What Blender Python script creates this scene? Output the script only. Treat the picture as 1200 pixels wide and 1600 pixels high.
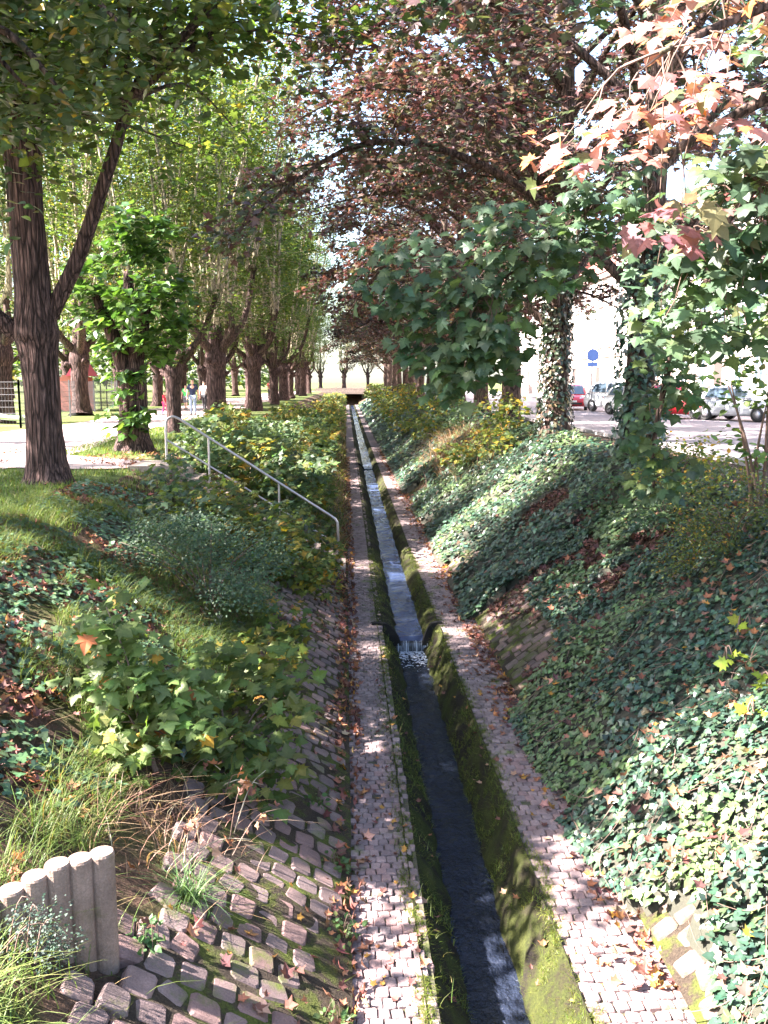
import bpy, math, random
import numpy as np
from mathutils import Matrix, Vector

# ------------------------------------------------------------------ clear, camera, sky, sun, exposure
for o in list(bpy.data.objects):
    bpy.data.objects.remove(o, do_unlink=True)
SC = bpy.context.scene
COL = SC.collection
R = math.radians
rng = np.random.default_rng(7)
random.seed(7)

cam = bpy.data.cameras.new("camera")
cam.sensor_fit = 'VERTICAL'; cam.sensor_height = 36.0; cam.lens = 31.5
cam.clip_start = 0.05; cam.clip_end = 3000
camo = bpy.data.objects.new("camera", cam); COL.objects.link(camo)
camo.location = (0, 0, 1.65)
camo.rotation_euler = (R(90 - 8.29), 0, R(-2.41))
SC.camera = camo

SUN_EL, SUN_AZ = 42.0, -97.0          # azimuth measured from +Y towards +X: the sun stands to the left
w = bpy.data.worlds.new("World"); SC.world = w; w.use_nodes = True
nt = w.node_tree; nt.nodes.clear()
sky = nt.nodes.new('ShaderNodeTexSky'); sky.sky_type = 'NISHITA'; sky.sun_disc = False
sky.sun_elevation = R(SUN_EL); sky.sun_rotation = R(SUN_AZ)
sky.air_density = 1.0; sky.dust_density = 2.0; sky.ozone_density = 1.0
bg = nt.nodes.new('ShaderNodeBackground'); bg.inputs['Strength'].default_value = 0.072
ow = nt.nodes.new('ShaderNodeOutputWorld')
nt.links.new(sky.outputs[0], bg.inputs[0]); nt.links.new(bg.outputs[0], ow.inputs[0])
sl = bpy.data.lights.new("sun", 'SUN'); sl.energy = 5.0; sl.angle = R(0.55); sl.color = (1.0, 0.9, 0.865)
so = bpy.data.objects.new("sun", sl); COL.objects.link(so)
tosun = Vector((math.sin(R(SUN_AZ)) * math.cos(R(SUN_EL)), math.cos(R(SUN_AZ)) * math.cos(R(SUN_EL)), math.sin(R(SUN_EL))))
so.rotation_euler = tosun.to_track_quat('Z', 'Y').to_euler()
TS = np.array(tosun)
SC.view_settings.view_transform = 'Standard'; SC.view_settings.look = 'None'
SC.view_settings.gamma = 1.0; SC.view_settings.use_curve_mapping = False
SC.view_settings.exposure = 3.6
SC.render.engine = 'CYCLES'
SC.cycles.use_denoising = True
SC.cycles.max_bounces = 7; SC.cycles.diffuse_bounces = 4; SC.cycles.glossy_bounces = 3
SC.cycles.transmission_bounces = 5; SC.cycles.transparent_max_bounces = 4
SC.cycles.sample_clamp_indirect = 6.0

# ------------------------------------------------------------------ mesh helpers
def mesh_np(name, V, faces, tint=None, smooth=False, mats=(), fmat=None):
    """V (n,3); faces: list of int arrays (m,3) or (m,4)."""
    V = np.asarray(V, dtype=np.float32)
    faces = [np.asarray(f, dtype=np.int32) for f in faces if len(f)]
    me = bpy.data.meshes.new(name)
    nl = sum(f.size for f in faces); nf = sum(len(f) for f in faces)
    me.vertices.add(len(V)); me.loops.add(nl); me.polygons.add(nf)
    me.vertices.foreach_set('co', V.ravel())
    me.loops.foreach_set('vertex_index', np.concatenate([f.ravel() for f in faces]))
    tot = np.concatenate([np.full(len(f), f.shape[1], dtype=np.int32) for f in faces])
    st = np.concatenate([[0], np.cumsum(tot)[:-1]]).astype(np.int32)
    me.polygons.foreach_set('loop_start', st)
    me.polygons.foreach_set('use_smooth', np.full(nf, bool(smooth)))
    if fmat is not None: me.polygons.foreach_set('material_index', np.asarray(fmat, dtype=np.int32))
    if tint is not None:
        a = me.color_attributes.new('tint', 'FLOAT_COLOR', 'POINT')
        c = np.ones((len(V), 4), dtype=np.float32); c[:, :3] = tint
        a.data.foreach_set('color', c.ravel())
    for m in mats: me.materials.append(m)
    me.update(calc_edges=True)
    me.validate(verbose=False)
    return me

class G:
    """collects pieces of geometry into one mesh"""
    def __init__(s): s.V = []; s.F3 = []; s.F4 = []; s.n = 0; s.T = []
    def add(s, V, *faces, tint=None):
        V = np.asarray(V, dtype=float).reshape(-1, 3)
        for f in faces:
            f = np.asarray(f, dtype=int)
            if not len(f): continue
            (s.F3 if f.shape[1] == 3 else s.F4).append(f + s.n)
        s.V.append(V); s.n += len(V)
        if tint is not None: s.T.append(np.broadcast_to(np.asarray(tint, float), (len(V), 3)))
        return s
    def box(s, x0, x1, y0, y1, z0, z1, rot=None, piv=None):
        V = np.array([(x, y, z) for z in (z0, z1) for y in (y0, y1) for x in (x0, x1)], float)
        if rot is not None: V = (V - piv) @ np.asarray(rot).T + piv
        F = [(0, 2, 3, 1), (4, 5, 7, 6), (0, 1, 5, 4), (2, 6, 7, 3), (0, 4, 6, 2), (1, 3, 7, 5)]
        return s.add(V, F)
    def mesh(s, name, mat, smooth=False):
        return mesh_np(name, np.concatenate(s.V), [np.concatenate(f) for f in (s.F3, s.F4) if f] if not (s.F3 and s.F4) else [np.concatenate(s.F3), np.concatenate(s.F4)],
                       tint=np.concatenate(s.T) if s.T else None, smooth=smooth, mats=[mat])

def link(name, me, parent=None, world=True):
    o = bpy.data.objects.new(name, me); COL.objects.link(o)
    if parent is not None:
        o.parent = parent
        if world: o.matrix_parent_inverse = Matrix.Translation(-parent.location)
    return o
def tag(o, label=None, cat=None, group=None, kind=None):
    if label: o['label'] = label
    if cat: o['category'] = cat
    if group: o['group'] = group
    if kind: o['kind'] = kind
    return o
def thing(name, loc, label, cat, group=None):
    o = bpy.data.objects.new(name, None); COL.objects.link(o); o.location = loc; o.empty_display_size = .1
    return tag(o, label, cat, group)
def copy_tree(o, parent=None):
    c = o.copy(); COL.objects.link(c)
    if parent is not None: c.parent = parent
    for ch in list(o.children): copy_tree(ch, c)
    return c

# value noise -------------------------------------------------------
def _h(i, j, s):
    n = (i * 374761393 + j * 668265263 + s * 1442695041) & 0x7fffffff
    n = ((n ^ (n >> 13)) * 1274126177) & 0x7fffffff
    return ((n ^ (n >> 16)) & 0xffff) / 65535.0
def vnoise(x, y, s=0):
    x = np.asarray(x, float); y = np.asarray(y, float)
    i = np.floor(x).astype(np.int64); j = np.floor(y).astype(np.int64)
    u = x - i; v = y - j; u = u * u * (3 - 2 * u); v = v * v * (3 - 2 * v)
    return (_h(i, j, s) * (1 - u) + _h(i + 1, j, s) * u) * (1 - v) + (_h(i, j + 1, s) * (1 - u) + _h(i + 1, j + 1, s) * u) * v
def fbm(x, y, s=0, o=3):
    t = 0; a = .5
    for k in range(o): t = t + a * vnoise(np.asarray(x) * 2 ** k, np.asarray(y) * 2 ** k, s + k); a *= .5
    return t / (1 - .5 ** o)
def nrm(v): return v / np.maximum(np.linalg.norm(v, axis=-1, keepdims=True), 1e-9)

def spline(P, k):
    P = np.asarray(P, float); n = len(P)
    t = np.linspace(0, n - 1, k); i = np.clip(t.astype(int), 0, n - 2); u = (t - i)[:, None]
    p0 = P[np.maximum(i - 1, 0)]; p1 = P[i]; p2 = P[i + 1]; p3 = P[np.minimum(i + 2, n - 1)]
    return .5 * (2 * p1 + (p2 - p0) * u + (2 * p0 - 5 * p1 + 4 * p2 - p3) * u ** 2 + (3 * p1 - p0 - 3 * p2 + p3) * u ** 3)
def tube(P, r, n=8, ridge=0, rf=1.0, seed=0, cap=True):
    """tapered tube along P; ridge gives bark relief"""
    P = np.asarray(P, float); k = len(P); r = np.broadcast_to(np.asarray(r, float), (k,))
    T = nrm(np.gradient(P, axis=0))
    ref = np.array([0., 1, 0]) if abs(T[:, 1]).mean() < .8 else np.array([1., 0, 0])
    A = nrm(np.cross(T, ref)); B = np.cross(T, A)
    th = np.linspace(0, 2 * np.pi, n, endpoint=False)
    L = np.concatenate([[0], np.cumsum(np.linalg.norm(np.diff(P, axis=0), axis=1))])
    rr = r[:, None] * np.ones((1, n))
    if ridge:
        cx = np.cos(th) * rf; sx = np.sin(th) * rf
        q = vnoise(cx[None] * 3 + L[:, None] * .35 + 50, sx[None] * 3 + 50 + L[:, None] * .2, seed) * .5
        lump = vnoise(cx[None] * .8 + 20 + L[:, None] * 1.1, sx[None] * .8 + L[:, None] * .7 + 9, seed + 5)
        rr = rr * (1 + ridge * (np.abs(q - .25) * 3 - .4) + ridge * 1.2 * (lump - .5))
    V = P[:, None] + rr[..., None] * (np.cos(th)[None, :, None] * A[:, None] + np.sin(th)[None, :, None] * B[:, None])
    i = np.arange(k - 1)[:, None] * n; j = np.arange(n)[None]
    F = np.stack([i + j, i + (j + 1) % n, i + n + (j + 1) % n, i + n + j], -1).reshape(-1, 4)
    V = V.reshape(-1, 3)
    if cap:
        V = np.concatenate([V, [P[-1] + T[-1] * r[-1] * .4]])
        b = (k - 1) * n; c = len(V) - 1
        return V, F, np.stack([b + np.arange(n), b + (np.arange(n) + 1) % n, np.full(n, c)], -1)
    return V, F, np.zeros((0, 3), int)

# ------------------------------------------------------------------ materials
def new_mat(name):
    m = bpy.data.materials.new(name); m.use_nodes = True
    t = m.node_tree; t.nodes.clear()
    out = t.nodes.new('ShaderNodeOutputMaterial'); b = t.nodes.new('ShaderNodeBsdfPrincipled')
    t.links.new(b.outputs[0], out.inputs[0])
    return m, t, b, out
def N(t, kind, **kw):
    n = t.nodes.new(kind)
    for k, v in kw.items():
        if k in n.inputs.keys(): n.inputs[k].default_value = v
        else: setattr(n, k, v)
    return n
def ramp(t, src, stops):
    r = t.nodes.new('ShaderNodeValToRGB'); e = r.color_ramp.elements
    while len(e) < len(stops): e.new(.5)
    for k, (p, c) in zip(e, stops): k.position = p; k.color = (*c, 1) if len(c) == 3 else c
    t.links.new(src, r.inputs[0]); return r
def tc(t, scale=(1, 1, 1), coord='Object'):
    c = t.nodes.new('ShaderNodeTexCoord'); mp = t.nodes.new('ShaderNodeMapping'); mp.inputs['Scale'].default_value = scale
    t.links.new(c.outputs[coord], mp.inputs[0]); return mp.outputs[0]
def geo_pos(t, scale=(1, 1, 1)):
    c = t.nodes.new('ShaderNodeNewGeometry'); mp = t.nodes.new('ShaderNodeMapping'); mp.inputs['Scale'].default_value = scale
    t.links.new(c.outputs['Position'], mp.inputs[0]); return mp.outputs[0]
def mixc(t, fac, a, b, mode='MIX'):
    m = t.nodes.new('ShaderNodeMix'); m.data_type = 'RGBA'; m.blend_type = mode
    for s, v in ((0, fac), (6, a), (7, b)):
        if hasattr(v, 'is_linked') or hasattr(v, 'links'): t.links.new(v, m.inputs[s])
        else: m.inputs[s].default_value = (*v, 1) if isinstance(v, tuple) and len(v) == 3 else v
    return m.outputs[2]
def bump(t, b, h, dist=.01, strength=1.0):
    n = t.nodes.new('ShaderNodeBump'); n.inputs['Distance'].default_value = dist; n.inputs['Strength'].default_value = strength
    t.links.new(h, n.inputs['Height']); t.links.new(n.outputs[0], b.inputs['Normal'])
def noise(t, vec, scale, detail=4, rough=.55):
    n = t.nodes.new('ShaderNodeTexNoise'); n.inputs['Scale'].default_value = scale; n.inputs['Detail'].default_value = detail
    n.inputs['Roughness'].default_value = rough; t.links.new(vec, n.inputs['Vector']); return n.outputs['Fac']

def mat_leaf(name, trans=.45, rough=.5, gain=1.25, spec=.35, tc_=(1.15, 1.15, .55)):
    m, t, b, out = new_mat(name)
    a = N(t, 'ShaderNodeAttribute', attribute_name='tint')
    p = geo_pos(t); f = noise(t, p, 60, 2)
    c = mixc(t, f, mixc(t, 1.0, a.outputs['Color'], (.78, .78, .78), 'MULTIPLY'), mixc(t, 1.0, a.outputs['Color'], (1.2, 1.2, 1.2), 'MULTIPLY'))
    t.links.new(c, b.inputs['Base Color']); b.inputs['Roughness'].default_value = rough
    b.inputs['Specular IOR Level'].default_value = spec
    tr = t.nodes.new('ShaderNodeBsdfTranslucent')
    t.links.new(mixc(t, 1.0, c, tuple(gain * x for x in tc_), 'MULTIPLY'), tr.inputs['Color'])
    mx = t.nodes.new('ShaderNodeMixShader'); mx.inputs[0].default_value = trans
    t.links.new(b.outputs[0], mx.inputs[1]); t.links.new(tr.outputs[0], mx.inputs[2]); t.links.new(mx.outputs[0], out.inputs[0])
    return m
def mat_plain(name, col, rough=.6, metal=0, var=.15, scale=20, bd=0, coat=0):
    m, t, b, out = new_mat(name)
    p = tc(t); f = noise(t, p, scale, 4)
    c = mixc(t, f, tuple(x * (1 - var) for x in col), tuple(min(1, x * (1 + var)) for x in col))
    t.links.new(c, b.inputs['Base Color']); b.inputs['Roughness'].default_value = rough; b.inputs['Metallic'].default_value = metal
    if coat: b.inputs['Coat Weight'].default_value = coat; b.inputs['Coat Roughness'].default_value = .05
    if bd: bump(t, b, f, bd)
    return m
def mat_bark(name, lo, hi, zs=.18, sc=22, bd=.02, moss=None):
    m, t, b, out = new_mat(name)
    p = tc(t, (1, 1, zs)); f = noise(t, p, sc, 6, .65); g = noise(t, tc(t), 2.2, 3)
    r = ramp(t, f, [(.32, tuple(x * .45 for x in lo)), (.5, lo), (.68, hi)])
    vo = t.nodes.new('ShaderNodeTexVoronoi'); vo.feature = 'DISTANCE_TO_EDGE'; vo.inputs['Scale'].default_value = sc * .5
    wp = t.nodes.new('ShaderNodeVectorMath'); wp.operation = 'MULTIPLY_ADD'; wp.inputs[1].default_value = (.12, .12, .12)
    nn = t.nodes.new('ShaderNodeTexNoise'); nn.inputs['Scale'].default_value = 6; t.links.new(p, nn.inputs['Vector'])
    t.links.new(nn.outputs['Color'], wp.inputs[0]); t.links.new(p, wp.inputs[2]); t.links.new(wp.outputs[0], vo.inputs['Vector'])
    cr = ramp(t, vo.outputs['Distance'], [(.0, (.25, .25, .25)), (.16, (1, 1, 1))])
    r = type('o', (), {'outputs': [mixc(t, 1.0, r.outputs[0], cr.outputs[0], 'MULTIPLY')]})()
    hm = t.nodes.new('ShaderNodeMath'); hm.operation = 'MULTIPLY_ADD'; hm.inputs[1].default_value = .5
    t.links.new(f, hm.inputs[0]); t.links.new(cr.outputs[0], hm.inputs[2]); fb = hm.outputs[0]
    c = mixc(t, g, r.outputs[0], mixc(t, 1.0, r.outputs[0], (1.35, 1.2, 1.15), 'MULTIPLY'))
    if moss:
        q = ramp(t, noise(t, tc(t), 3.1, 4), [(.55, (0, 0, 0)), (.75, (1, 1, 1))])
        c = mixc(t, q.outputs[0], c, moss)
    t.links.new(c, b.inputs['Base Color']); b.inputs['Roughness'].default_value = .9; b.inputs['Specular IOR Level'].default_value = .2
    bump(t, b, fb, bd); return m

M = {}
M['leaf'] = mat_leaf('leaf', .45, .5)
M['leaf_copper'] = mat_leaf('copper_leaf', .38, .45, 1.15, .45, (1.2, .82, .72))
M['leaf_gloss'] = mat_leaf('glossy_leaf', .3, .36, 1.2, .5)
M['ivy'] = mat_leaf('ivy_leaf', .16, .36, 1.0, .55)
M['dead'] = mat_leaf('dead_leaf', .18, .7, 1.1, .2)
M['grass'] = mat_leaf('grass_blade', .4, .5, 1.2, .3)
M['bark'] = mat_bark('furrowed_bark', (.062, .04, .036), (.17, .112, .1), .1, 30, .03)
M['bark_dark'] = mat_bark('dark_bark', (.07, .048, .04), (.16, .11, .09), .2, 24, .02, moss=(.07, .08, .04))
M['shoot'] = mat_bark('pale_shoot_bark', (.34, .31, .22), (.5, .45, .34), .4, 14, .003)
M['twig'] = mat_plain('twig', (.12, .075, .055), .8, 0, .3, 30)
M['straw'] = mat_leaf('straw', .3, .7, 1.1, .2)

def soil_mat():
    m, t, b, out = new_mat('bank_soil')
    p = geo_pos(t); a = noise(t, p, 1.3, 6, .65); c2 = noise(t, p, 26, 5, .7); g = noise(t, p, .45, 4)
    r = ramp(t, a, [(.3, (.045, .032, .022)), (.5, (.09, .058, .042)), (.62, (.06, .065, .025)), (.75, (.12, .06, .045))])
    r2 = ramp(t, c2, [(.3, (.45, .45, .45)), (.7, (1.5, 1.4, 1.3))])
    t.links.new(mixc(t, 1.0, r.outputs[0], r2.outputs[0], 'MULTIPLY'), b.inputs['Base Color'])
    b.inputs['Roughness'].default_value = .95; b.inputs['Specular IOR Level'].default_value = .15
    bump(t, b, c2, .04); return m
def lawn_mat():
    m, t, b, out = new_mat('lawn_turf')
    p = geo_pos(t); a = noise(t, p, .9, 5, .6); c2 = noise(t, p, 30, 5, .7)
    r = ramp(t, a, [(.35, (.07, .1, .025)), (.55, (.095, .12, .035)), (.66, (.11, .085, .05))])
    r2 = ramp(t, c2, [(.3, (.5, .5, .5)), (.7, (1.4, 1.4, 1.3))])
    t.links.new(mixc(t, 1.0, r.outputs[0], r2.outputs[0], 'MULTIPLY'), b.inputs['Base Color'])
    b.inputs['Roughness'].default_value = .95; b.inputs['Specular IOR Level'].default_value = .15
    bump(t, b, c2, .03); return m
def moss_mat(name, k):
    m, t, b, out = new_mat(name)
    p = geo_pos(t); a = noise(t, p, 3.5, 6, .65); c2 = noise(t, p, 70, 4, .7)
    r = ramp(t, a, [(.38, (.016, .013, .011)), (.47, (.026, .024, .011)), (.55, (.03, .036, .009)), (.66, (.046, .052, .012)), (.76, (.05, .038, .027))] if k else
             [(.3, (.03, .022, .017)), (.47, (.045, .034, .025)), (.56, (.055, .065, .015)), (.68, (.075, .095, .018)), (.8, (.06, .045, .03))])
    r2 = ramp(t, c2, [(.3, (.5, .5, .5)), (.7, (1.5, 1.5, 1.4))])
    t.links.new(mixc(t, 1.0, r.outputs[0], r2.outputs[0], 'MULTIPLY'), b.inputs['Base Color'])
    b.inputs['Roughness'].default_value = .95; b.inputs['Specular IOR Level'].default_value = .2
    bump(t, b, c2, .02); return m
def stone_mat(name, lo, hi, moss=.0, mossc=(.08, .1, .018)):
    m, t, b, out = new_mat(name)
    p = geo_pos(t); a = noise(t, p, 5.5, 5, .6); c2 = noise(t, p, 90, 4, .7)
    oi = t.nodes.new('ShaderNodeAttribute'); oi.attribute_name = 'tint'
    r = ramp(t, a, [(.3, lo), (.7, hi)])
    c = mixc(t, 1.0, r.outputs[0], oi.outputs['Color'], 'MULTIPLY')
    r2 = ramp(t, c2, [(.3, (.72, .72, .72)), (.7, (1.22, 1.2, 1.2))])
    c = mixc(t, 1.0, c, r2.outputs[0], 'MULTIPLY')
    if moss:
        q = ramp(t, noise(t, p, 2.6, 6, .7), [(.62 - moss * .3, (0, 0, 0)), (.75 - moss * .25, (1, 1, 1))])
        c = mixc(t, q.outputs[0], c, mossc)
    t.links.new(c, b.inputs['Base Color']); b.inputs['Roughness'].default_value = .8; b.inputs['Specular IOR Level'].default_value = .3
    bump(t, b, c2, .006); return m
def gravel_mat(name, lo, hi, sc=60):
    m, t, b, out = new_mat(name)
    p = geo_pos(t); a = noise(t, p, .8, 5, .6); c2 = noise(t, p, sc, 5, .7)
    c = mixc(t, a, lo, hi); r2 = ramp(t, c2, [(.3, (.7, .7, .7)), (.7, (1.25, 1.25, 1.25))])
    t.links.new(mixc(t, 1.0, c, r2.outputs[0], 'MULTIPLY'), b.inputs['Base Color']); b.inputs['Roughness'].default_value = .9
    bump(t, b, c2, .006); return m
def water_mat(name, col, sx, sy, bd):
    m, t, b, out = new_mat(name)
    p = geo_pos(t, (sx, sy, 1)); f0 = noise(t, p, 1.0, 5, .6); f1 = noise(t, geo_pos(t, (sx * .3, sy * .14, 1)), 1.0, 3)
    hm = t.nodes.new('ShaderNodeMath'); hm.operation = 'MULTIPLY'; t.links.new(f0, hm.inputs[0]); t.links.new(f1, hm.inputs[1]); f = hm.outputs[0]
    q = noise(t, geo_pos(t, (3, 3, 3)), 1.0, 4)
    c = mixc(t, q, tuple(x * .6 for x in col), tuple(x * 1.6 for x in col))
    t.links.new(c, b.inputs['Base Color']); b.inputs['Roughness'].default_value = .06; b.inputs['IOR'].default_value = 1.33
    b.inputs['Specular IOR Level'].default_value = .5
    bump(t, b, f, bd); return m
M['soil'] = soil_mat(); M['lawn'] = lawn_mat(); M['moss'] = moss_mat('moss', 1.0); M['moss_dark'] = moss_mat('joint_moss', .0)
M['sett'] = stone_mat('path_sett', (.13, .098, .096), (.24, .185, .178), .15)
M['slope_stone'] = stone_mat('slope_stone', (.085, .062, .056), (.16, .118, .108), .55, (.05, .058, .014))
M['slope_stone_near'] = stone_mat('slope_stone_near', (.1, .075, .07), (.19, .14, .13), .22)
M['joint'] = stone_mat('path_joint', (.05, .045, .03), (.075, .065, .05), .5)
M['gravel'] = gravel_mat('park_gravel', (.31, .22, .205), (.43, .33, .31))
M['asphalt'] = gravel_mat('street_asphalt', (.22, .19, .195), (.3, .26, .265))
M['paving'] = gravel_mat('pavement_slabs', (.33, .3, .29), (.42, .39, .38))
M['concrete'] = stone_mat('weathered_concrete', (.19, .15, .125), (.32, .26, .22), .2, (.12, .1, .055))
M['dark_stone'] = stone_mat('wet_dark_stone', (.02, .018, .016), (.045, .04, .035), .15)
M['steel'] = mat_plain('brushed_steel', (.5, .45, .45), .38, .8, .12, 40)
M['water'] = water_mat('stream_water', (.04, .06, .12), 9, 4.5, .06)
M['water_low'] = water_mat('lower_stream_water', (.012, .016, .027), 14, 9, .2)
M['foam'] = mat_plain('white_water', (.42, .47, .56), .35, 0, .3, 30, .01)
def fall_mat():
    m, t, b, out = new_mat('falling_sheet'); f = noise(t, geo_pos(t, (38, 3, 4)), 1.0, 4, .6)
    r = ramp(t, f, [(.42, (.02, .026, .035)), (.58, (.16, .19, .24)), (.72, (.5, .55, .62))]); t.links.new(r.outputs[0], b.inputs['Base Color'])
    b.inputs['Roughness'].default_value = .15; bump(t, b, f, .02); return m
M['fall'] = fall_mat()
M['galv'] = mat_plain('galvanised_wire', (.16, .155, .165), .6, .3, .1)
M['near_black'] = stone_mat('weir_near_black', (.006, .006, .006), (.016, .015, .014), .0)  # even near-black for the weir wings and sills
M['near_black'].node_tree.nodes['Principled BSDF'].inputs['Roughness'].default_value = .95

# ------------------------------------------------------------------ terrain
def gz(x, y):
    """ground height: park at left, sloping banks, canal trench, street at right"""
    x = np.asarray(x, float); y = np.asarray(y, float)
    z = np.interp(x, [-4.6, -3.9, -3.3, -0.02, 0.0, .05, 2.0, 2.06, 4.9, 5.6, 6.6, 8.0],
                     [0, -.02, -.2, -2.10, -2.14, -2.9, -2.9, -2.1, -.08, .1, .1, -.02])
    sl = np.clip((x + 3.9) / .6, 0, 1) * np.clip((-.9 - x) / .5, 0, 1)
    z = z + sl * (fbm(x * 1.6, y * 1.6, 3) - .5) * .22
    sr = np.clip((x - 2.1) / .4, 0, 1) * np.clip((6 - x) / .6, 0, 1)
    z = z + sr * (fbm(x * 1.1, y * 1.1, 11) - .45) * .3
    z = z + np.clip((-4.2 - x) / 1, 0, 1) * (fbm(x * .7, y * .7, 5) - .5) * .02
    # far end of the canal is closed by the road embankment
    k = np.clip((y - 146) / 4, 0, 1) * ((x > -4.6) & (x < 6))
    return z * (1 - k) + 0 * k

YS = np.concatenate([np.arange(-8, 26, .25), np.arange(26, 70, 1.0), np.arange(70, 162, 3.0), [175, 200, 260, 400, 700, 1200]])
XS = np.concatenate([[-900, -400, -200, -100, -60, -40, -25, -18, -14], np.arange(-12, -4.6, .6), np.arange(-4.6, -.1, .22), [-.02, 0.0, .05, 2.0, 2.06],
                     np.arange(2.25, 6.7, .22), [7.2, 8, 10, 14, 20, 30, 50, 100, 200, 400, 900]])
XX, YY = np.meshgrid(XS, YS)
ZZ = gz(XX, YY)
ny, nx = XX.shape
ii = np.arange(ny - 1)[:, None] * nx; jj = np.arange(nx - 1)[None]
FG = np.stack([ii + jj, ii + jj + 1, ii + nx + jj + 1, ii + nx + jj], -1).reshape(-1, 4)
cx = ((XX[:-1, :-1] + XX[1:, 1:]) / 2).ravel()
ground = link('ground', mesh_np('ground', np.stack([XX, YY, ZZ], -1).reshape(-1, 3), [FG], smooth=True, mats=[M['lawn'], M['soil']],
                                fmat=((cx > -4.0) & (cx < 8)).astype(int)))
tag(ground, kind='structure')

def sheet(name, poly_rows, mat, kind='structure'):
    """strip from rows of (left point, right point)"""
    g = G(); A = np.array([r[0] for r in poly_rows], float); B = np.array([r[1] for r in poly_rows], float)
    n = len(A); m = 5; t = np.linspace(0, 1, m)[None, :, None]
    V = A[:, None] * (1 - t) + B[:, None] * t
    i = np.arange(n - 1)[:, None] * m; j = np.arange(m - 1)[None]
    g.add(V.reshape(-1, 3), np.stack([i + j, i + j + 1, i + m + j + 1, i + m + j], -1).reshape(-1, 4))
    return tag(link(name, g.mesh(name, mat)), kind=kind)

# park path: a long walk behind the first tree row and a spur to the stair head
ys = np.concatenate([np.arange(-6, 30, 1.0), np.arange(30, 150, 3.0)])
sheet('park_path', [((-11.2 + .5 * math.sin(y * .21), y, .016), (-6.6 + .35 * math.sin(y * .33 + 1), y, .016)) for y in ys], M['gravel'])
sp = spline([(-7.6, 19.6), (-6.4, 18.9), (-5.3, 18.3), (-4.4, 18.0), (-3.95, 17.95)], 14)
sheet('stair_head_path', [((x, y - wd, .021), (x, y + wd, .021)) for (x, y), wd in zip(sp, np.linspace(1.9, .55, 14))], M['gravel'])
sheet('street', [((8.1, y, .02), (19.0, y, .02)) for y in np.arange(-6, 170, 4.0)], M['asphalt'])
g = G(); g.box(19.0, 22.6, -6, 170, -.1, .14); tag(link('pavement', g.mesh('pavement', M['paving'])), kind='structure')
g = G(); g.box(7.86, 8.1, -6, 170, -.1, .1); tag(link('kerb', g.mesh('kerb', M['paving'])), kind='structure')

# ------------------------------------------------------------------ canal: channel, water, weirs
WEIRS = [13.6, 41.0, 90.0, 135.0]
PROF0 = np.array([(.46, .012), (.5, -.03), (.565, -.12), (.64, -.21), (.715, -.31), (.775, -.4), (.815, -.5), (.84, -.72)])
PROF = np.array([(.46, .012), (.53, -.012), (.6, -.06), (.67, -.15), (.73, -.27), (.785, -.42), (.82, -.6), (.84, -.72)])
def sec_of(y): return int(np.searchsorted(WEIRS, y))
WATER_Z = [-2.55, -2.36, -2.30, -2.26, -2.24]
def prof(k, side):
    """channel bank profile of section k: the section below the first weir is cut deeper"""
    p = (PROF0 if k == 0 else PROF).copy(); depth = {0: 1.0, 1: .62, 2: .52, 3: .46, 4: .42}[k]
    p[:, 1] *= depth; p[:, 1] -= 2.1
    if side > 0: p[:, 0] = 1.17 + (.84 - p[:, 0]) * .67
    return p
chan = thing('canal_channel', (1, 4, -2.1), None, None); tag(chan, kind='structure')
edges = [3.2] + WEIRS + [147.0]
for k in range(5):
    y0, y1 = edges[k], edges[k + 1]
    st = .07 if k == 0 else (.12 if k == 1 else .6)
    yv = np.arange(y0, y1 + 1e-6, (y1 - y0) / max(2, int((y1 - y0) / st)))
    for side in (-1, 1):
        p = prof(k, side); pp = spline(np.c_[p, np.zeros(len(p))], 18)[:, :2]
        X = np.repeat(pp[None, :, 0], len(yv), 0); Z = np.repeat(pp[None, :, 1], len(yv), 0); Y = np.repeat(yv[:, None], 18, 1)
        fall = np.clip(np.linspace(0, 1, 18) * 4, 0, 1)[None]
        d = (fbm(X * 5 + 3 + Z * 4, Y * 4, 21 + side) - .5) * .1 * fall + (fbm(X * 17 + Z * 15, Y * 15, 25) - .5) * .03 * fall
        X = X - side * d * .8; Z = Z + d * .6
        n = 18; i = np.arange(len(yv) - 1)[:, None] * n; j = np.arange(n - 1)[None]
        F = np.stack([i + j, i + n + j, i + n + j + 1, i + j + 1], -1).reshape(-1, 4)
        if side > 0: F = F[:, ::-1]
        link('mossy_bank', mesh_np('mossy_bank', np.stack([X, Y, Z], -1).reshape(-1, 3), [F], smooth=True, mats=[M['moss']]), chan)
    # bed
    b = prof(k, -1)[-1]
    g = G(); g.box(b[0] - .02, 1.25, y0, y1, b[1] - .1, b[1] + .01)
    link('bed', g.mesh('bed', M['dark_stone']), chan)

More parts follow.
